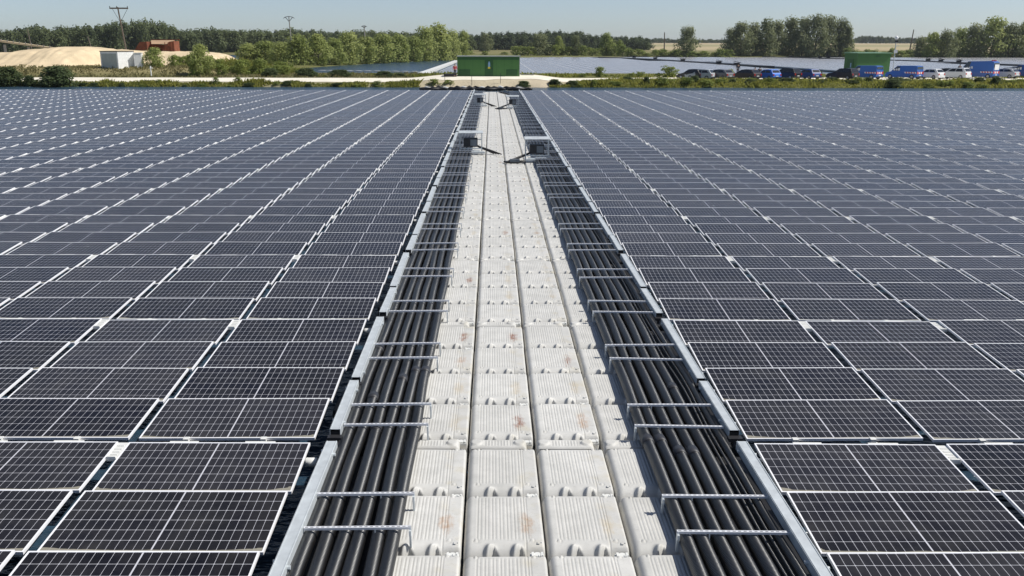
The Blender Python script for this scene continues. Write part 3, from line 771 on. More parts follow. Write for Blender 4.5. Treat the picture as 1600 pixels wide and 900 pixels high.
# conveyor
t = empty('conveyor', (0, 0, 0)); Yc = YB(185.0)
def cxz(px, py, Y=YB(185.0)): return (XA(px, Y, 5), Y, CAMZ - (py - YH) * CP * depth(Y, 5) / F)
p0, p1 = cxz(-25, 60.5), cxz(82, 75.5)
MB().add([(p0[0], Yc, p0[2] - .45), (p1[0], Yc, p1[2] - .35), (p1[0], Yc, p1[2]), (p0[0], Yc, p0[2]), (p0[0], Yc + 1.2, p0[2] - .45), (p1[0], Yc + 1.2, p1[2] - .35), (p1[0], Yc + 1.2, p1[2]), (p0[0], Yc + 1.2, p0[2])],
         [(0, 1, 2, 3), (7, 6, 5, 4), (3, 2, 6, 7), (4, 5, 1, 0)]).build('belt_frame', M['sand'], t)
for i in range(12):
    q = i / 11.5; x = p0[0] + (p1[0] - p0[0]) * q; z = p0[2] + (p1[2] - p0[2]) * q; MB().box(x - .08, x + .08, Yc - .1, Yc, z - .1, z + .32).build('roller', M['concrete'], t)
for px in (5, 42): x, _, z = cxz(px, 66); MB().box(x - .14, x + .14, Yc + .2, Yc + .9, 0, z - .7 if px < 10 else z - 1.2).build('support', M['concrete'], t)
tag(t, 'long sloping sand conveyor rising left above the heap', 'conveyor')
# barn far off
Yb = YB(700); zb = gz1(XA(930, Yb), Yb); t = empty('barn', (XA(919, Yb), Yb, zb))
w = HA(21, Yb); MB().box(0, w, 0, 10, -2, 4.6).build('wall', M['concrete'], t)
MB().add([(-.5, -.5, 4.6), (w + .5, -.5, 4.6), (w + .5, 10.5, 4.6), (-.5, 10.5, 4.6), (-.5, 5, 7.2), (w + .5, 5, 7.2)], [(0, 1, 5, 4), (2, 3, 4, 5), (0, 4, 3), (1, 2, 5)]).build('roof', M['roof_pale'], t)
tag(t, 'pale grey barn among trees across the far pond', 'barn')

# ------------------------------------------------------------------ power poles
def ppole(px, py_b, px_t, py_t, Y, kind, label):
    Y = YB(Y); x, z = XA(px, Y, 4), CAMZ - (py_b - YH) * CP * depth(Y, 4) / F
    xt, zt = XA(px_t, Y, 4), CAMZ - (py_t - YH) * CP * depth(Y, 12) / F
    t = empty('power_pole', (x, Y, z)); dx, H = xt - x, zt - z; r = .16 * max(1, Y / 260)
    MB().tube([(0, 0, -3), (dx, 0, H)], [r * 1.25, r * .8], 8).build('pole', M['wood' if kind != 'y' else 'concrete'], t)
    if kind == 'T':
        MB().box(dx - 1.55, dx + 1.95, -.1, .1, H - .35, H - .1).build('crossarm', M['wood'], t)
        for q in (-1.5, -.2, 1.85): MB().tube([(dx + q, 0, H - .1), (dx + q, 0, H + .18)], .07, 6).build('insulator', M['dark'], t)
        MB().tube([(dx - 1.1, .12, H - .3), (dx + .1, .12, H - 2.6)], .035, 5).tube([(dx + 1.8, .12, H - .3), (dx + .2, .12, H - 2.8)], .035, 5).build('brace', M['dark'], t)
        MB().tube([(dx * .8, .1, H * .62), (dx * .8 + .5, .1, H * .62 + .1)], .05, 5).build('step', M['dark'], t)
    elif kind == 'y':
        s = H / 11
        MB().tube([(dx, 0, H - 1.6 * s), (dx - 1.3 * s, 0, H - .1)], r * .5, 5).tube([(dx, 0, H - 1.6 * s), (dx + 1.3 * s, 0, H - .1)], r * .5, 5).tube([(dx - 1.9 * s, 0, H - .5 * s), (dx - 1.3 * s, 0, H - .1), (dx, 0, H + .15), (dx + 1.3 * s, 0, H - .1), (dx + 1.9 * s, 0, H - .5 * s)], r * .5, 5).build('crossarm', M['dark'], t)
    return tag(t, label, 'power pole')
ppole(200, 86, 190.5, 12, 160, 'T', 'leaning wooden power pole with a T crossarm behind the shed')
ppole(456, 78, 453.5, 27, 320, 'y', 'power pole with Y-shaped head above the willow row')
ppole(570.5, 66, 569.5, 41, 520, 'y', 'distant power pole with Y-shaped head over the dark wood')
ppole(49, 72, 46, 46, 400, '', 'thin bare pole before the wood, above the conveyor')
ppole(146, 80, 139, 58, 240, '', 'thin leaning pole standing behind the sand heap')
ppole(1037.5, 76, 1036.5, 50, 600, '', 'thin mast in the field left of the lone tree')
ppole(1421, 70, 1423.5, 45, 600, '', 'thin leaning pole in the field right of the hut')

# ------------------------------------------------------------------ plants
def crown_mb(seed, n, lobes, leaf, shape='round', low=0.12):
    """unit crown: 1 wide, 1 tall, base at z=0"""
    rg = random.Random(seed); m = MB(); L = []
    for i in range(lobes):
        z = low + (1 - low) * ((i + .5) / lobes) ; z = min(.9, z)
        if shape == 'round': rad = .40 * math.sin(math.pi * min(1, (z * .85 + .18))) ** .7
        elif shape == 'low': rad = .42 * math.sqrt(max(.05, 1 - z ** 2))
        else: rad = .34 * (1 - .55 * z)
        a = i * 2.4 + rg.uniform(-.6, .6); q = rad * rg.uniform(.35, 1.0)
        L.append((q * math.cos(a), q * math.sin(a), z, rg.uniform(.14, .24)))
    L.append((0, 0, .5, .3)); L.append((rg.uniform(-.06, .06), 0, .82, .17))
    v = []; f = []
    for i in range(n):
        cx, cy, cz, r = L[rg.randrange(len(L))]
        d = Vector((rg.gauss(0, 1), rg.gauss(0, 1), rg.gauss(0, 1))).normalized()
        q = r * (rg.uniform(.55, 1.12)); p = Vector((cx, cy, cz)) + Vector((d.x * q, d.y * q, d.z * q * .85))
        if p.z < .0: p.z = rg.uniform(0, .1)
        nrm = (d * 1.0 + Vector((rg.uniform(-1, 1) + .25, rg.uniform(-1, 1), rg.uniform(-.2, 1.4))) * .8).normalized()
        a = nrm.orthogonal().normalized(); b = nrm.cross(a); an = rg.uniform(0, 6.28); a, b = a * math.cos(an) + b * math.sin(an), b * math.cos(an) - a * math.sin(an)
        s = leaf * rg.uniform(.6, 1.4); k = len(v)
        v += [p - a * s - b * s * .6, p + a * s - b * s * .5, p + a * s * .7 + b * s * .7, p - a * s * .8 + b * s * .6]
        f.append((k, k + 1, k + 2, k + 3))
    return m.add(v, f)
def trunk_mb(seed, h=.55, r=.022):
    rg = random.Random(seed); m = MB(); top = (rg.uniform(-.03, .03), rg.uniform(-.03, .03), h)
    m.tube([(0, 0, -.03), (top[0] * .4, 0, h * .4), top], [r * 1.3, r, r * .55], 7)
    for i in range(5):
        a = rg.uniform(0, 6.28); z = h * rg.uniform(.35, .9); L = rg.uniform(.18, .34)
        m.tube([(top[0] * z / h, 0, z), (math.cos(a) * L * .5, math.sin(a) * L * .5, z + L * .35), (math.cos(a) * L, math.sin(a) * L, z + L * .8)], [r * .55, r * .4, r * .15], 5)
    return m
P = {}
def proto_plants(kind, mat, n, lobes, leaf, shape, k, low=.12, th=.55):
    P[kind] = []
    for i in range(k):
        cm = crown_mb(hash(kind) % 1 + i * 13 + len(kind), n, lobes, leaf, shape, low); c = cm.build('crown', mat)
        t = trunk_mb(i + 5, th).build('trunk', M['bark'])
        P[kind].append((c.data, t.data, cm)); bpy.data.objects.remove(c); bpy.data.objects.remove(t)
proto_plants('willow', M['leaf_willow'], 3400, 26, .023, 'round', 4, .05)
proto_plants('poplar', M['leaf_poplar'], 3600, 28, .022, 'round', 4, .03)
proto_plants('dark', M['leaf_dark'], 750, 14, .040, 'round', 5, .08)
proto_plants('shrub', M['leaf_green'], 900, 12, .035, 'low', 4, .05, .5)
proto_plants('bush', M['leaf_bush'], 4800, 26, .027, 'low', 2, .05, .5)
def plant(kind, name, X, Y, Z, w, h, label, cat, group=None, i=None):
    c, t, _ = P[kind][(rnd.randrange(99) if i is None else i) % len(P[kind])]
    r = empty(name, (X, Y, Z)); rz = rnd.uniform(0, 6.28)
    for nm, me in (('crown', c), ('trunk' if cat == 'tree' else 'stem', t)):
        o = bpy.data.objects.new(nm, me); COL.objects.link(o); o.parent = r; o.scale = (w, w, h); o.rotation_euler = (0, 0, rz)
    return tag(r, label, cat, group)
def plant_px(kind, name, px, pw, top, base, label, cat, group=None, Y=None, Zs=None):
    """the bearing and size of a plant turned into metres on the ground it stands on"""
    if Y is None: Y = YA(base, 0) + 2.5
    X = XA(px, Y); Z = gz1(X, Y); h = HA(base - top, Y)
    zb = CAMZ - (base - YH) * CP * depth(Y, 1) / F
    if Zs is None: h = h + (zb - Z) if abs(zb - Z) < 4 else h; h = max(h, .6)
    return plant(kind, name, X, Y, Z - .1, HA(pw, Y) * CP * 1.08, h * 1.06, label, cat, group)
wl = [(388, 46, 74, 103), (415, 44, 70, 103), (440, 40, 72, 104), (466, 46, 63, 105), (497, 42, 60, 104.5), (522, 38, 66, 103), (545, 42, 58, 102), (572, 40, 64, 100.5), (598, 42, 60, 99.5), (624, 40, 61, 98), (646, 34, 62, 97), (664, 40, 50, 96), (686, 48, 47, 95), (706, 30, 55, 94), (722, 26, 55, 91)]
for i, (px, w, a, b) in enumerate(wl):
    plant_px('willow', 'willow_tree', px, w * 1.15, a, b, f"olive green willow on the left shore of the blue pond, {nth(i + 1)} from the left", 'tree', 'willows along the blue pond')
pp = [(1140, 26, 50, 88), (1156, 34, 42, 88), (1176, 30, 43, 88), (1194, 34, 38, 88), (1212, 30, 40, 88), (1232, 34, 36, 88), (1252, 30, 35, 88), (1272, 34, 32, 88), (1292, 32, 34, 88), (1312, 28, 37, 87), (1322, 16, 46, 86)]
for i, (px, w, a, b) in enumerate(pp):
    plant_px('poplar', 'poplar_tree', px, w * 1.25, a, b, f"grey green poplar in the tall clump behind the far array, {nth(i + 1)} from the left", 'tree', 'poplars behind the far array', Y=YA(89, 0) + 12 + rnd.uniform(0, 18))
rt_ = [(1437, 26, 62, 88), (1455, 30, 55, 89), (1476, 32, 53, 89), (1498, 32, 50, 89), (1520, 34, 45, 89), (1547, 46, 36, 90), (1574, 38, 44, 90), (1598, 40, 39, 90), (1626, 44, 42, 90), (1660, 44, 42, 90)]
for i, (px, w, a, b) in enumerate(rt_):
    plant_px('willow' if i % 2 else 'poplar', 'broadleaf_tree', px, w * 1.25, a, b, f"dark green tree in the right-hand clump across the far array, {nth(i + 1)} from the left", 'tree', 'trees on the right far shore', Y=YA(90.5, 0) + 10 + rnd.uniform(0, 12))
for i, (px, w, a, b, kd, lb) in enumerate(((843, 32, 58, 88, 'poplar', 'round grey green tree standing just right of the green cabin roof'), (1072, 32, 48, 84, 'poplar', 'lone rounded tree in the field left of the poplar clump'), (947, 22, 56, 86, 'willow', 'yellow green tree right of the pale grey barn'), (872, 18, 60, 88, 'willow', 'small pale tree between the round tree and the barn'), (898, 18, 60, 87, 'poplar', 'small grey tree directly left of the barn'), (758, 22, 56, 77, 'poplar', 'pale rounded tree above the green cabin roof'), (967, 14, 66, 88, 'shrub', 'narrow small tree at the far pond edge'), (980, 12, 63, 70, 'dark', 'small dark round tree in the far field'))):
    plant_px(kd, 'field_tree', px, w * 1.15, a, b, lb, 'tree', Y=(YA(89.5, 0) + 8) if b > 83 else YB(620) if b > 72 else YB(900))
# shrubs along the far shore
rr = random.Random(11); n = 0
for px0, px1, t0, step in ((806, 985, 74, 11), (985, 1140, 80, 12), (1322, 1440, 78, 12)):
    px = px0
    while px < px1:
        n += 1; tp = t0 + rr.uniform(-3, 3)
        plant_px('shrub', 'shore_shrub', px, rr.uniform(17, 24), tp, 89.3, f"low green shrub on the far shore of the array pond, {nth(n)} from the left", 'shrub', 'shrubs along the far shore', Y=YA(89.6, 0) + 4 + rr.uniform(0, 14)); px += step * rr.uniform(.75, 1.25)
n = 0
for px0, px1, t0, step, Y0 in ((1000, 1135, 76, 22, 520), (1325, 1440, 73, 18, 560), (735, 830, 80, 26, 480)):
    px = px0
    while px < px1:
        n += 1; Y = YB(Y0) + rr.uniform(-30, 40); b = YH + F * (CAMZ - gz1(XA(px, Y), Y)) / (CP * depth(Y))
        plant_px('shrub', 'field_shrub', px, rr.uniform(10, 20), b - rr.uniform(3, 6), b, f"low shrub in the fields beyond the ponds, {nth(n)} from the left", 'shrub', 'shrubs scattered over the fields', Y=Y); px += step * rr.uniform(.6, 1.3)
# bushes nearer by
near_b = [('bush', 90, 62, 107, 137, 111.9, 'big dark rounded bush at the water edge by the left bank'), ('bush', 10, 46, 108, 135, 112.6, 'tall reedy bush at the left end of the bank'), ('bush', 45, 22, 121, 135, 112.4, 'small bush between the two larger bank bushes'),
          ('willow', 243, 36, 77, 104, 134, 'round green bush right of the white cabinet'), ('shrub', 272, 22, 88, 104, 137, 'small bush below the rusty hopper'),
          ('willow', 315, 40, 73, 118, 129, 'round young tree before the small left pond'), ('shrub', 300, 18, 98, 119, 128, 'low bush at the left foot of the round young tree'), ('shrub', 345, 26, 102, 119, 129, 'low bush at the right foot of the round young tree'),
          ('shrub', 375, 30, 96, 118, 133, 'yellow green bush left of the blue pond'), ('shrub', 405, 34, 94, 116, 137, 'wide yellow green bush left of the blue pond'), ('shrub', 440, 36, 98, 113, 143, 'flat yellow green bush at the pond corner'),
          ('bush', 422, 26, 108, 122, 127.5, 'dark bush by the track below the willows'), ('bush', 478, 34, 108, 121, 128, 'dark bush by the track at the pond corner'), ('bush', 530, 36, 110, 121, 128, 'dark bush by the track before the blue pond'), ('bush', 600, 30, 112, 121, 128, 'small dark bush by the track before the blue pond'), ('bush', 625, 20, 115, 121, 128, 'lowest dark bush by the track nearest the cabin'),
          ('shrub', 936, 24, 105, 121, 130, 'dark bush behind the track right of the cabin'), ('shrub', 1045, 34, 104, 121, 130.5, 'dark bush left of the first parked car'), ('shrub', 1000, 20, 112, 121, 130, 'low bush between the two dark ones behind the track'), ('shrub', 985, 18, 114, 121, 130, 'very low bush left of the bush pair behind the track'), ('shrub', 910, 18, 115, 121, 130, 'low weedy bush behind the track near the cabin'),
          ('shrub', 1141, 14, 108, 121, 128, 'pale bush between the grey and the brown car'), ('bush', 1276, 18, 110, 120, 130, 'small bush right of the dark blue car'),
          ('shrub', 678, 24, 124, 134, 113.2, 'small weedy bush on the sandy bank left of the boom'), ('shrub', 642, 16, 127, 134, 113.2, 'tiny bush on the bank left of the walkway end'), ('shrub', 700, 20, 125, 134, 113.4, 'green tuft bush on the slope below the black tank'), ('bush', 818, 20, 127, 137, 112.8, 'dark small bush right of the walkway end'),
          ('shrub', 337, 14, 122, 134, 113.4, 'dark small bush at the track edge, left bank'), ('shrub', 371, 16, 122, 134, 113.4, 'rounded small bush at the track edge beside the left pond')]
for kd, px, w, a, b, Y, lb in near_b:
    Y = YB(Y); X = XA(px, Y); Z = gz1(X, Y)
    top = CAMZ - (a - YH) * CP * depth(Y, 1) / F
    plant(kd, 'bank_bush', X, Y, Z - .15, w / F * depth(Y) * 1.1, (top - Z + .15) * 1.05, lb, 'bush')
rr = random.Random(33)
for i in range(20):
    px = 280 + i * 9.6 + rr.uniform(-3, 3); Y = YB(rr.uniform(134, 150)); X = XA(px, Y); w = rr.uniform(2, 3.6)
    plant('shrub', 'scrub_bush', X, Y, gz1(X, Y) - .1, w, w * rr.uniform(.45, .75), f"yellow green scrub bush between the sand heap and the blue pond, {nth(i + 1)} from the left", 'bush', 'scrub bushes left of the blue pond')
rr = random.Random(21)
for i in range(46):
    X = 9 + i * 1.75 + rr.uniform(-.6, .6); Y = YB(rr.uniform(112.6, 116.5 if X > 18 else 113.5)); w = rr.uniform(1.2, 2.8); h = rr.uniform(.5, 1.05)
    plant(('shrub', 'bush')[rr.random() < .4], 'bank_shrub', X, Y, gz1(X, Y) - .1, w, h, f"low green shrub in the grass of the right-hand bank, {nth(i + 1)} from the walkway", 'shrub', 'low shrubs on the right-hand bank')
for i in range(22):
    X = -16 - i * 2.9 + rr.uniform(-1, 1); Y = YB(rr.uniform(112.0, 113.2)); w = rr.uniform(1.0, 2.2); h = rr.uniform(.4, .8)
    plant(('shrub', 'bush')[rr.random() < .4], 'bank_shrub', X, Y, gz1(X, Y) - .1, w, h, f"low green shrub at the water edge of the left bank, {nth(i + 1)} from the walkway", 'shrub', 'low shrubs on the left bank')
# dead trees
for i, px in enumerate((1473, 1491)):
    Y = YA(90, 0) + 14; X = XA(px, Y); z = gz1(X, Y); h = HA(48, Y)
    m = MB().tube([(0, 0, 0), (0, 0, h * .6), (.4, 0, h)], [.35, .25, .06], 6); rg = random.Random(i)
    for q in range(14):
        a = rg.uniform(0, 6.28); zz = h * rg.uniform(.6, .92); L = rg.uniform(1, 2.4); m.tube([(0, 0, zz), (math.cos(a) * L, math.sin(a) * L, zz + L)], [.10, .04], 4)
    t = empty('bare_tree', (X, Y, z)); m.build('trunk', M['bark'], t); tag(t, f"thin half bare tree above the right clump, {('left', 'right')[i]} one of two", 'tree')
# forest behind: one mass
ftop = [(-260, 44), (0, 46), (30, 47), (60, 42), (85, 46), (110, 43), (130, 41), (150, 41), (170, 38), (190, 37), (215, 33), (240, 35), (262, 36), (275, 42), (285, 48), (330, 45), (365, 46), (400, 48), (440, 46), (480, 46), (520, 49), (600, 48), (640, 51), (700, 52), (740, 52), (800, 50), (830, 51), (865, 47), (880, 50), (908, 49), (930, 54), (960, 56), (990, 55), (1005, 59)]
def interp(T, x):
    for (a, b), (c2, d) in zip(T, T[1:]):
        if a <= x <= c2: return b + (d - b) * (x - a) / (c2 - a)
    return T[-1][1]
def forest(pxs, pxe, Yf, tops, seed, wpx, mat, name, label, rows=3, jit=2.5, stp=2.2):
    rg = random.Random(seed); m = MB()
    for r in range(rows):
        px = pxs
        while px < pxe:
            Y = YB(Yf(px)) + r * 14 + rg.uniform(-5, 5); X = XA(px, Y); Z = gz1(X, Y)
            top = interp(tops, px) + rg.uniform(-1, jit + 1) + (rows - 1 - r) * stp
            h = CAMZ - (top - YH) * CP * depth(Y, 8) / F - Z; w = HA(wpx, Y) * rg.uniform(.8, 1.3)
            cm = P['dark'][rg.randrange(5)][2]
            T = Matrix.Translation((X, Y, Z)) @ Matrix.Rotation(rg.uniform(0, 6.28), 4, 'Z') @ Matrix.Diagonal((w, w, h, 1))
            m.add(cm.v, cm.f, 0, None, T); px += wpx * .55 * rg.uniform(.7, 1.2)
    return tag(m.build(name, mat), label, 'forest', kind='stuff')
forest(-260, 735, lambda p: 470 + .25 * max(0, p), ftop, 3, 27, M['leaf_dark'], 'forest', 'dark green wood behind the sand heap and the blue pond')
forest(725, 1010, lambda p: 680, ftop, 5, 19, M['leaf_dark'], 'forest', 'dark wood across the fields behind the green cabin')
forest(985, 1480, lambda p: 1500, [(985, 59.5), (1040, 60), (1120, 61), (1330, 59.5), (1345, 55.5), (1370, 56), (1400, 58), (1480, 57.5)], 6, 9, M['leaf_dark'], 'forest', 'low bluish line of distant woods on the horizon', 2, .6, .5)
forest(1480, 2300, lambda p: 1400, [(1480, 58), (2300, 57)], 8, 12, M['leaf_dark'], 'forest', 'distant woods behind the right-hand trees', 2, .6, .5)

# bank grass
def grass(name, label, n, area, hgt, mat, seed, dens=None):
    rg = random.Random(seed); v = []; f = []; X = []; Y = []
    while len(X) < n:
        x, y = area(rg); y = YB(y)
        if noise.noise(Vector((x * .22, y * .5, seed))) + rg.uniform(-.25, .25) < (dens if dens is not None else -.2): continue
        X.append(x); Y.append(y)
    Z = gz(np.array(X), np.array(Y))
    for x, y, z in zip(X, Y, Z):
        if z < -.12: continue
        hh = hgt * rg.uniform(.4, 1.0) * (1 if x < 90 else 1.5) * (1 + 1.3 * noise.noise(Vector((x * .35, y * .4, seed + 5)))); hh = max(.12, hh); a = rg.uniform(0, 3.14); w = rg.uniform(.07, .2); dx, dy = math.cos(a) * w, math.sin(a) * w; lx, ly = rg.uniform(-.6, .9) * hh, rg.uniform(-.6, .6) * hh
        k = len(v); v += [(x - dx, y - dy, z - .05), (x + dx, y + dy, z - .05), (x + dx * .6 + lx, y + dy * .6 + ly, z + hh * .8), (x + lx * 1.3, y + ly * 1.3, z + hh)]; f.append((k, k + 1, k + 2, k + 3))
    return tag(MB().add(v, f).build(name, mat), label, 'grass', kind='stuff')
grass('grass', 'green grass and weeds on the right-hand bank before the cars', 36000, lambda r: (lambda x: (x, r.uniform(111.4, 112.4 + 6.6 * float(ss(8, 20, x)))))(8 + 130 * r.random() ** 1.2), .42, M['grass'], 2, -.45)
grass('grass', 'strip of green grass at the water edge on the left bank', 15000, lambda r: (r.uniform(-110, -10), r.uniform(111.2, 113.7)), .42, M['grass'], 5, -.22)
grass('grass', 'dry grass on the slope before the white shed', 12000, lambda r: (r.uniform(-90, -12), r.uniform(125, 142)), .38, M['grass_dry'], 9, -.3)
grass('grass', 'weeds between the track and the far ponds', 5000, lambda r: (r.uniform(-30, 90), r.uniform(127.5, 140)), .4, M['grass'], 14, .1)
grass('reeds', 'yellow green reeds left of the blue pond', 9000, lambda r: (r.uniform(-52, -34), r.uniform(138, 170)), .9, M['grass'], 15, -.4)

# ------------------------------------------------------------------ far floating array
m = MB(); pts = PONDB
la, lb_ = PW2(655, 119.5), PW2(713, 96.5)
rowsY = np.arange(YB(157), YB(418), 1.18 * 2)
def xr_at(Y):   # bearings where the array starts: pale boom on the left
    t = (Y - la[1]) / (lb_[1] - la[1]); return la[0] + (lb_[0] - la[0]) * t + 1.5
cells = []
for Y in rowsY:
    x = xr_at(Y)
    while x < Y * .95:
        cells.append((x + 1.2, Y + .6)); x += 2.414 * 4
ca_ = np.array(cells); ok = sdist(PONDB, ca_[:, 0] + 4, ca_[:, 1]) < -6
ok &= sdist(PONDB, ca_[:, 0], ca_[:, 1]) < -4
w1 = [PW2(*p) for p in ((938, 90.8), (1010, 94), (1200, 107), (1420, 123))]; w2 = [PW2(*p) for p in ((1195, 89.6), (1330, 93.2), (1440, 96.8), (1530, 101), (1700, 108))]
def dline(L, x, y):
    best = 1e9
    for (ax, ay), (bx, by) in zip(L, L[1:]):
        dx, dy = bx - ax, by - ay; t = max(0, min(1, ((x - ax) * dx + (y - ay) * dy) / (dx * dx + dy * dy))); best = min(best, math.hypot(x - ax - t * dx, y - ay - t * dy))
    return best
PWf = 2.3
for (x, y), k in zip(cells, ok):
    if not k: continue
    if dline(w1, x + 4, y) < 4.5 or dline(w2, x + 4, y) < 4.5: continue
    for r2 in range(2):
        for q in range(4):
            X0 = x + q * 2.414; Y0 = y + r2 * 1.18; z = .42
            t = .04 + rnd.uniform(-.004, .004)
            m.add([(X0, Y0, z), (X0 + PWf, Y0, z), (X0 + PWf, Y0 + 1.13, z + t), (X0, Y0 + 1.13, z + t)], [(0, 1, 2, 3)], 0, [[(0, 0), (1, 0), (1, 1), (0, 1)]])
for (x, y), k in zip(cells, ok):
    if k and dline(w1, x + 4, y) >= 4.5 and dline(w2, x + 4, y) >= 4.5: m.box(x - .1, x + 9.7, y + 2.28, y + 2.38, .2, .455, 1); m.box(x - .13, x + .0, y, y + 2.3, .2, .44, 1)
tag(m.build('far_solar_array', [M['cells_dust_glare'], M['plastic_white']]), 'wide pale floating solar array on the far pond', 'solar array', kind='stuff')
def strip_along(L, w, z0, z1, mat, name, label, cat):
    m = MB()
    for (ax, ay), (bx, by) in zip(L, L[1:]):
        d = Vector((bx - ax, by - ay)).normalized(); n = Vector((-d.y, d.x)) * w / 2
        v = [(ax - n.x, ay - n.y, z0), (bx - n.x, by - n.y, z0), (bx + n.x, by + n.y, z0), (ax + n.x, ay + n.y, z0)]; v += [(a, b, z1) for a, b, _ in v]
        m.add(v, [(3, 2, 1, 0), (4, 5, 6, 7), (0, 1, 5, 4), (1, 2, 6, 5), (2, 3, 7, 6), (3, 0, 4, 7)])
    return tag(m.build(name, mat), label, cat)
strip_along([la, lb_], 1.6, .0, .5, M['plastic_white'], 'floating_walkway', 'white floating walkway slanting up to the green cabin', 'walkway')
strip_along(w1[:3] , 3.2, .0, .75, M['dark'], 'floating_walkway', 'dark service walkway crossing the far array behind the first cars', 'walkway')
strip_along(w2, 3.2, .0, .75, M['dark'], 'floating_walkway', 'dark service walkway crossing the far array behind the green hut', 'walkway')
pa_, pb_ = PW2(496, 111.5), PW2(690, 113.5)
o = MB().tube([(pa_[0] + (pb_[0] - pa_[0]) * q / 40, pa_[1] + (pb_[1] - pa_[1]) * q / 40, .12) for q in range(41)], [.16 if q % 3 else .05 for q in range(41)], 6).build('buoy_line', M['plastic_white']); tag(o, 'pale line of buoys across the blue pond', 'buoy line')
for i, (px, py) in enumerate(((990, 92), (1023, 94.6), (1066, 98), (1122, 102.3), (1150, 105.5), (1235, 90.8), (1280, 92), (1293, 92.4), (1449, 97), (1469, 98), (1497, 99.5))):
    X, Y = PW2(px, py); s = 1.0
    t = empty('inverter_stand', (X, Y, .6)); MB().box(-.9, .9, -.6, .6, .9, 1.0, T=Matrix.Rotation(R(12), 4, 'Y')).build('roof_plate', M['dark'], t)
    MB().box(-.6, .6, -.3, .3, .0, .75).build('inverter_box', M['dark'], t); MB().box(-.8, -.7, -.1, .1, 0, .95).box(.7, .8, -.1, .1, 0, .8).build('post', M['dark'], t)
    tag(t, f"small dark stand on the far array walkways, {nth(i + 1)} from the left", 'inverter stand', 'stands on the far array')

# ------------------------------------------------------------------ vehicles
def wheel(t, x, y, r):
    for s in (1,):
        w = MB().tube([(x, y - .11, r), (x, y - .09, r), (x, y + .09, r), (x, y + .11, r)], [r * .86, r, r, r * .86], 16).build('wheel', M['tyre'], t, smooth=False)
        sy = 1 if y > 0 else -1
        MB().tube([(x, y + sy * .11, r), (x, y + sy * .125, r)], [r * .6, r * .5], 12).build('rim', M['rim'], w)
CARS = {  # side outline from the rear bumper forward: (x, z), cabin outline, length, width
    'hatch': dict(L=4.1, W=1.76, low=[(0, .42), (.02, .78), (.12, .95), (1.2, .98), (2.9, .93), (3.75, .74), (4.05, .55), (4.1, .35)], cab=[(.12, .95), (.55, 1.46), (1.3, 1.50), (2.1, 1.44), (2.95, .93)]),
    'suv': dict(L=4.45, W=1.84, low=[(0, .45), (.02, .85), (.10, 1.05), (1.2, 1.08), (3.1, 1.03), (4.1, .88), (4.4, .62), (4.45, .4)], cab=[(.10, 1.05), (.42, 1.60), (1.3, 1.66), (2.3, 1.60), (3.2, 1.03)]),
    'wagon': dict(L=4.6, W=1.80, low=[(0, .42), (.02, .80), (.10, .97), (1.2, 1.0), (3.2, .95), (4.2, .76), (4.55, .55), (4.6, .35)], cab=[(.10, .97), (.65, 1.44), (1.6, 1.50), (2.5, 1.42), (3.35, .95)]),
    'van': dict(L=5.0, W=1.95, low=[(0, .38), (.01, .9), (.03, 1.12), (1.5, 1.14), (3.9, 1.12), (4.75, .98), (4.97, .7), (5.0, .4)], cab=[(.03, 1.12), (.09, 1.90), (.5, 1.97), (3.2, 1.94), (4.1, 1.12)]),
    'bigvan': dict(L=5.9, W=2.05, low=[(0, .38), (.01, .9), (.03, 1.2), (1.5, 1.22), (4.8, 1.2), (5.6, 1.05), (5.87, .7), (5.9, .4)], cab=[(.03, 1.2), (.12, 2.45), (.6, 2.62), (4.0, 2.52), (5.05, 1.2)]),
}
def loft(poly, wlow, wtop, z0, z1, mb):
    n = len(poly); v = []
    for s in (-1, 1):
        for x, z in poly:
            k = (z - z0) / (z1 - z0) if z1 > z0 else 0; hw = (wlow + (wtop - wlow) * max(0, min(1, k))) / 2; v.append((x, s * hw, z))
    f = [tuple(range(n)), tuple(range(2 * n - 1, n - 1, -1))] + [(i, i + n, (i + 1) % n + n, (i + 1) % n) for i in range(n)]
    return mb.add(v, f)
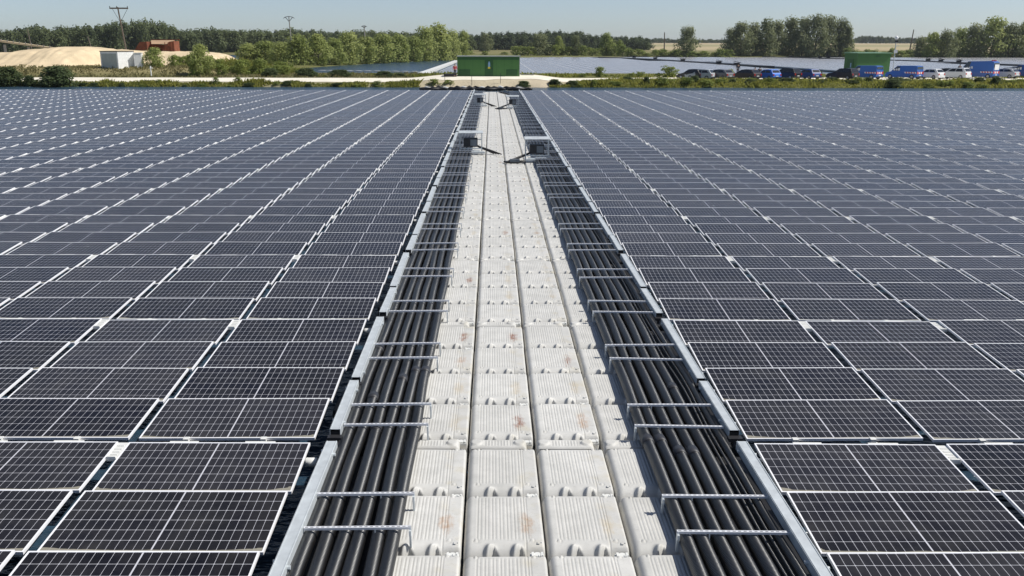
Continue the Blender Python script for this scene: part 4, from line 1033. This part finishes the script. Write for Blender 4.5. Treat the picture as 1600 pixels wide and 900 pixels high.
def car(kind, paint, px, py, Y, head, label, chev=False, logo=False, name=None, beacon=False):
    Y = YB(Y); C = CARS[kind]; L, W = C['L'], C['W']; X = XA(px, Y); Z = CAMZ - (py - YH) * CP * depth(Y, .8) / F
    Z = gz1(X, Y) + .02
    t = empty(name or ('parked_van' if 'van' in kind else 'parked_car'), (X, Y, Z), R(head))
    S = Matrix.Translation((-L / 2, 0, 0))
    m = MB(); low = [(L * .97, .25), (L * .03, .25)] + C['low']; loft(low, W, W * .985, .3, 1.1, m); m.v = [tuple(S @ Vector(v)) for v in m.v]
    m.build('body', M['car_' + paint], t, bevel=.05)
    m = MB(); cab = C['cab']; zc0, zc1 = cab[0][1] - .0, max(z for _, z in cab); loft([(x, z - (.01 if i in (0, len(cab) - 1) else 0)) for i, (x, z) in enumerate(cab)], W * .97, W * (.80 if 'van' not in kind else .88), zc0, zc1, m); m.v = [tuple(S @ Vector(v)) for v in m.v]
    m.build('cabin', M['car_' + paint], t, bevel=.04)
    # glazing, standing 6 mm proud of the cabin
    def hw(z): k = (z - zc0) / (zc1 - zc0); return (W * .97 + (W * ((.80 if 'van' not in kind else .88) - .97)) * k) / 2
    def side(a, b, nm='side_window', mat='glass', zl=None, zh=None):
        for s in (-1, 1):
            zl_, zh_ = zl or zc0 + .06, zh or zc1 - .13
            def xf(z, fr): # slide with the slope of the ends
                return fr
            v = [(a[0], s * (hw(zl_) + .008), zl_), (b[0], s * (hw(zl_) + .008), zl_), (b[1], s * (hw(zh_) + .008), zh_), (a[1], s * (hw(zh_) + .008), zh_)]
            v += [(p[0], p[1] - s * .02, p[2]) for p in v]
            MB().add([tuple(S @ Vector(p)) for p in v], [(0, 1, 2, 3), (0, 1, 5, 4), (1, 2, 6, 5), (2, 3, 7, 6), (3, 0, 4, 7)]).build(nm, M[mat], t)
    r0, f1 = cab[0][0], cab[-1][0]; r1, f0 = cab[1][0], cab[-2][0]
    if 'van' in kind: side((f1 - 1.25, f0 - .5), (f1 - .25, f0 + .02), zl=zc0 + .08)
    else:
        side((r0 + .42, r1 + .30), (r0 + .42 + (f1 - r0) * .36, r1 + .35 + (f0 - r1) * .38)); side((r0 + .50 + (f1 - r0) * .36, r1 + .43 + (f0 - r1) * .38), (f1 - .35, f0 - .08))
    def endglass(x0, z0, x1, z1, nm, out):
        a, b = .16, .88; v = []
        for q in (a, b):
            x, z = x0 + (x1 - x0) * q + out, z0 + (z1 - z0) * q; h = hw(z) - .10; v += [(x, -h, z), (x, h, z)]
        v += [(p[0] - out * 2, p[1], p[2]) for p in v]
        MB().add([tuple(S @ Vector(p)) for p in v], [(0, 1, 3, 2), (0, 1, 5, 4), (2, 3, 7, 6), (0, 2, 6, 4), (1, 3, 7, 5)]).build(nm, M['glass'], t)
    endglass(cab[-1][0], cab[-1][1], cab[-2][0], cab[-2][1], 'windscreen', .012)
    endglass(cab[0][0], cab[0][1] + (.25 if 'van' in kind else 0), cab[1][0], cab[1][1], 'rear_window', -.012)
    for s in (-1, 1):
        y = s * (W / 2 - .17); zt = C['low'][1][1] - .08
        MB().box(-L / 2 - .015, -L / 2 + .05, y - .11, y + .11, zt - .10, zt + (.16 if 'van' not in kind else .3)).build('tail_light', M['red'], t)
        MB().box(L / 2 - .12, L / 2 - .0, y - .13, y + .13, .60, .72).build('headlight', M['signwhite'], t)
    MB().box(-L / 2 - .02, -L / 2 + .01, -.26, .26, .50, .61).build('number_plate', M['signwhite'], t)
    MB().box(-L / 2 - .05, -L / 2 + .1, -W * .46, W * .46, .26, .44).build('rear_bumper', M['dark'] if paint not in ('white',) else M['car_white'], t)
    r = .32 if 'van' not in kind else .35
    for x in (-L / 2 + .75, L / 2 - .85):
        for s in (-1, 1): wheel(t, x, s * (W / 2 - .10), r)
    if chev:
        for i in range(7):
            for s in (1,):
                x = -L / 2 + .02; y0 = -W / 2 + .08 + i * (W - .16) / 7; w = (W - .16) / 7
                MB().add([(x - .025, y0, .78), (x - .025, y0 + w, .78), (x - .025, y0 + w * .6, 1.08), (x - .025, y0 - w * .4 if i else y0, 1.08)], [(0, 1, 2, 3)]).build('chevron', M['signred' if i % 2 else 'signwhite'], t)
        for i in range(9):
            for s in (-1, 1):
                x0 = -L / 2 + .05 + i * .2; MB().add([(x0, s * (W / 2 + .006), .86), (x0 + .2, s * (W / 2 + .006), .86), (x0 + .3, s * (W / 2 + .004), 1.06), (x0 + .1, s * (W / 2 + .004), 1.06)], [(0, 1, 2, 3)]).build('chevron', M['signred' if i % 2 else 'signwhite'], t)
    if logo:
        z0 = zc0 + (.25 if kind == 'bigvan' else .12)
        for s in (-1, 1):
            g = MB()
            for (x, w2, h2) in ((.2, .28, .34), (.58, .22, .26), (.9, .3, .22)): g.box(x, x + w2, s * (hw(z0) + .01) - .004, s * (hw(z0) + .01) + .004, z0, z0 + h2)
            g.build('side_mark', M['signwhite'], t)
    if beacon:
        for y in (-.6, -.2, .25, .6): MB().box(-L / 2 + .5, -L / 2 + .65, y - .06, y + .06, zc1 - .02, zc1 + .12).build('roof_light', M['signred'], t)
        MB().box(-L / 2 + .0, -L / 2 + .03, -.7, .7, 1.3, 2.1).build('rear_panel', M['signwhite'], t)
    return tag(t, label, 'van' if 'van' in kind else 'car')
H = 127
car('hatch', 'black', 1079, 122.5, 121.5, H + 8, 'black car at the left end of the parked row')
car('hatch', 'silver', 1093, 122.5, 120.6, H + 20, 'small pale silver car beside the leftmost black car')
car('wagon', 'grey', 1121, 122.5, 121, H, 'grey estate car between two bushes in the parked row')
car('wagon', 'brown', 1163, 122.5, 121, H, 'dark brown estate car with people standing behind it')
car('hatch', 'bright', 1197, 122.5, 120.8, H - 8, 'bright blue hatchback beside the person in white')
car('suv', 'black', 1226, 121.5, 122, H, 'black car right of the bright blue hatchback')
car('hatch', 'navyb', 1260, 121, 122.5, H - 12, 'deep blue hatchback left of the pale gravel gap')
car('suv', 'black', 1315, 121.5, 121.5, H - 2, 'black car left of the two blue vans at the hut')
car('van', 'blue', 1349, 120, 124, H, 'blue van with chevrons parked before the green hut', chev=True, logo=True)
car('van', 'blue', 1411, 120, 124.5, H, 'blue van with chevrons right of the green hut', chev=True, logo=True)
car('hatch', 'white', 1450, 119, 124.5, H - 4, 'white hatchback right of the blue vans')
car('wagon', 'dgrey', 1474, 117, 129.5, H, 'dark car partly hidden behind the white estate car')
car('suv', 'white', 1489, 118, 125, H, 'white estate car left of the tall blue van')
car('bigvan', 'blue', 1524, 117, 128, H, 'tall blue van with high roof and chevrons', chev=True, logo=True, beacon=True)
car('wagon', 'silver', 1564, 117, 128, H, 'silver car directly right of the tall blue van')
car('wagon', 'black', 1572, 115, 134, H, 'black car behind the silver one near the right edge')
car('suv', 'white', 1584, 115, 137, H, 'white car hidden behind the row at the right edge')
car('van', 'navyb', 1600, 112, 131, H, 'blue van cut off by the right edge of the photo', logo=True)

# ------------------------------------------------------------------ people
def person(px, Y, face, top, legs, label, z=None, arm=0):
    Y = YB(Y); X = XA(px, Y); Z = gz1(X, Y) + .03 if z is None else z
    t = empty('person', (X, Y, Z), face)
    def skin(name, J, E, mat, root):
        me = bpy.data.meshes.new(name); me.from_pydata([j[0] for j in J], E, []); me.materials.append(mat)
        o = bpy.data.objects.new(name, me); COL.objects.link(o); o.parent = t
        md = o.modifiers.new('skin', 'SKIN'); md.use_smooth_shade = True
        if me.skin_vertices:
            for i, j in enumerate(J): me.skin_vertices[0].data[i].radius = (j[1], j[2]); me.skin_vertices[0].data[i].use_root = (i == root)
        s = o.modifiers.new('sub', 'SUBSURF'); s.levels = 1; s.render_levels = 2; return o
    hx, kn = .10, .11
    J = [((0, 0, .93), .13, .11), ((0, 0, 1.18), .13, .10), ((0, 0, 1.40), .15, .10), ((0, 0, 1.50), .055, .055), ((0, -.01, 1.60), .075, .085), ((0, -.01, 1.70), .065, .08)]
    E = [(0, 1), (1, 2), (2, 3), (3, 4), (4, 5)]
    for s in (-1, 1):
        b = len(J); J += [((s * .20, 0, 1.40), .055, .055), ((s * .26, .02, 1.14), .045, .045), ((s * .25, -.10 - arm, .92 + arm * .8), .032, .032), ((s * .245, -.14 - arm, .84 + arm * .8), .035, .02)]
        E += [(2, b), (b, b + 1), (b + 1, b + 2), (b + 2, b + 3)]
        b = len(J); J += [((s * .10, 0, .86), .085, .085), ((s * kn, -.02, .48), .058, .06), ((s * .12, .02, .09), .042, .045), ((s * .13, -.13, .04), .04, .03)]
        E += [(0, b), (b, b + 1), (b + 1, b + 2), (b + 2, b + 3)]
    skin('body', J, E, M['skin'], 0)
    J2 = [((0, 0, .90), .150, .125), ((0, 0, 1.18), .148, .118), ((0, 0, 1.40), .165, .115)]; E2 = [(0, 1), (1, 2)]
    for s in (-1, 1):
        b = len(J2); J2 += [((s * .20, 0, 1.40), .07, .07), ((s * .26, .02, 1.14), .06, .06), ((s * .252, -.08 - arm * .8, .95 + arm * .7), .045, .045)]; E2 += [(2, b), (b, b + 1), (b + 1, b + 2)]
    skin('jacket', J2, E2, M[top], 0)
    J3 = [((0, 0, .95), .145, .12)]; E3 = []
    for s in (-1, 1):
        b = len(J3); J3 += [((s * .10, 0, .84), .10, .10), ((s * kn, -.02, .48), .078, .078), ((s * .12, .02, .12), .065, .065)]; E3 += [(0, b), (b, b + 1), (b + 1, b + 2)]
    skin('trousers', J3, E3, M[legs], 0)
    m = MB(); m.tube([(0, .02, 1.56), (0, .03, 1.66), (0, .015, 1.76), (0, .01, 1.80)], [.075, .098, .080, .02], 10); m.build('hair', M['hair'], t, smooth=True)
    MB().box(-.012, .012, -.125, -.085, 1.60, 1.645).build('nose', M['skin'], t)
    return tag(t, label, 'person')
person(710.5, 117.0, R(20), 'shirt_red', 'cloth_dark', 'person in a red jacket standing left of the green cabin', z=1.3)
person(1178, 122.6, R(200), 'shirt_white', 'cloth_navy', 'person in a white shirt left of the bright blue hatchback')
person(1185.5, 123.4, R(170), 'cloth_dark', 'cloth_dark', 'person in dark clothes next to the person in white')
person(1151.5, 124.2, R(160), 'cloth_dark', 'cloth_navy', 'person in dark clothes behind the dark brown car', z=1.25)
person(1497, 129, R(150), 'cloth_navy', 'cloth_dark', 'person in dark clothes between white estate and tall van', z=1.1)

# ------------------------------------------------------------------ haze
hz_ = NT('thin_summer_haze'); hz_.t.nodes.remove(hz_.b); pv = hz_.n('ShaderNodeVolumePrincipled'); pv.inputs['Color'].default_value = (.86, .92, 1, 1); pv.inputs['Density'].default_value = .00007; pv.inputs['Anisotropy'].default_value = .2
hz_.l(pv.outputs[0], hz_.t.nodes['Material Output'].inputs['Volume'])
tag(MB().box(-9000, 9000, -1600, 9100, -3.0, 60).build('haze', hz_.m), 'thin bluish summer haze over the ponds and woods', 'haze', kind='stuff')

# ------------------------------------------------------------------ light, sky, camera
el, az = R(51), math.atan2(1.0, -.03)
sd = Vector((math.sin(az) * math.cos(el), math.cos(az) * math.cos(el), math.sin(el)))
L = bpy.data.lights.new('sun', 'SUN'); L.energy = 4.5; L.angle = R(.53); L.color = (1, .965, .90)
lo = bpy.data.objects.new('sun', L); COL.objects.link(lo); lo.rotation_euler = (-sd).to_track_quat('-Z', 'Y').to_euler(); lo.location = (30, -20, 60)
w = bpy.data.worlds.new('World'); SC.world = w; w.use_nodes = True; nt = w.node_tree
sk = nt.nodes.new('ShaderNodeTexSky'); sk.sky_type = 'NISHITA'; sk.sun_disc = False; sk.sun_elevation = el; sk.sun_rotation = az
sk.altitude = 0; sk.air_density = .6; sk.dust_density = .55; sk.ozone_density = 1.0
bg = nt.nodes['Background']; bg.inputs[1].default_value = .10; hs_ = nt.nodes.new('ShaderNodeHueSaturation'); hs_.inputs['Saturation'].default_value = .88; nt.links.new(sk.outputs[0], hs_.inputs['Color']); nt.links.new(hs_.outputs[0], bg.inputs[0])
cam = bpy.data.cameras.new('camera'); cam.sensor_width = 36; cam.lens = F / 1600 * 36; cam.shift_x = (800 - VPX) / 1600; cam.clip_start = .1; cam.clip_end = 12000
co = bpy.data.objects.new('camera', cam); COL.objects.link(co); co.location = (0, 0, CAMZ)
co.rotation_euler = (Matrix.Rotation(math.pi / 2 - PIT, 3, 'X') @ Matrix.Rotation(R(.10), 3, 'Z')).to_euler()
SC.camera = co
vs_ = SC.view_settings; vs_.view_transform = 'Standard'; vs_.look = 'None'; vs_.exposure = .12; vs_.gamma = 1; vs_.use_curve_mapping = False
SC.cycles.max_bounces = 6; SC.cycles.use_denoising = True
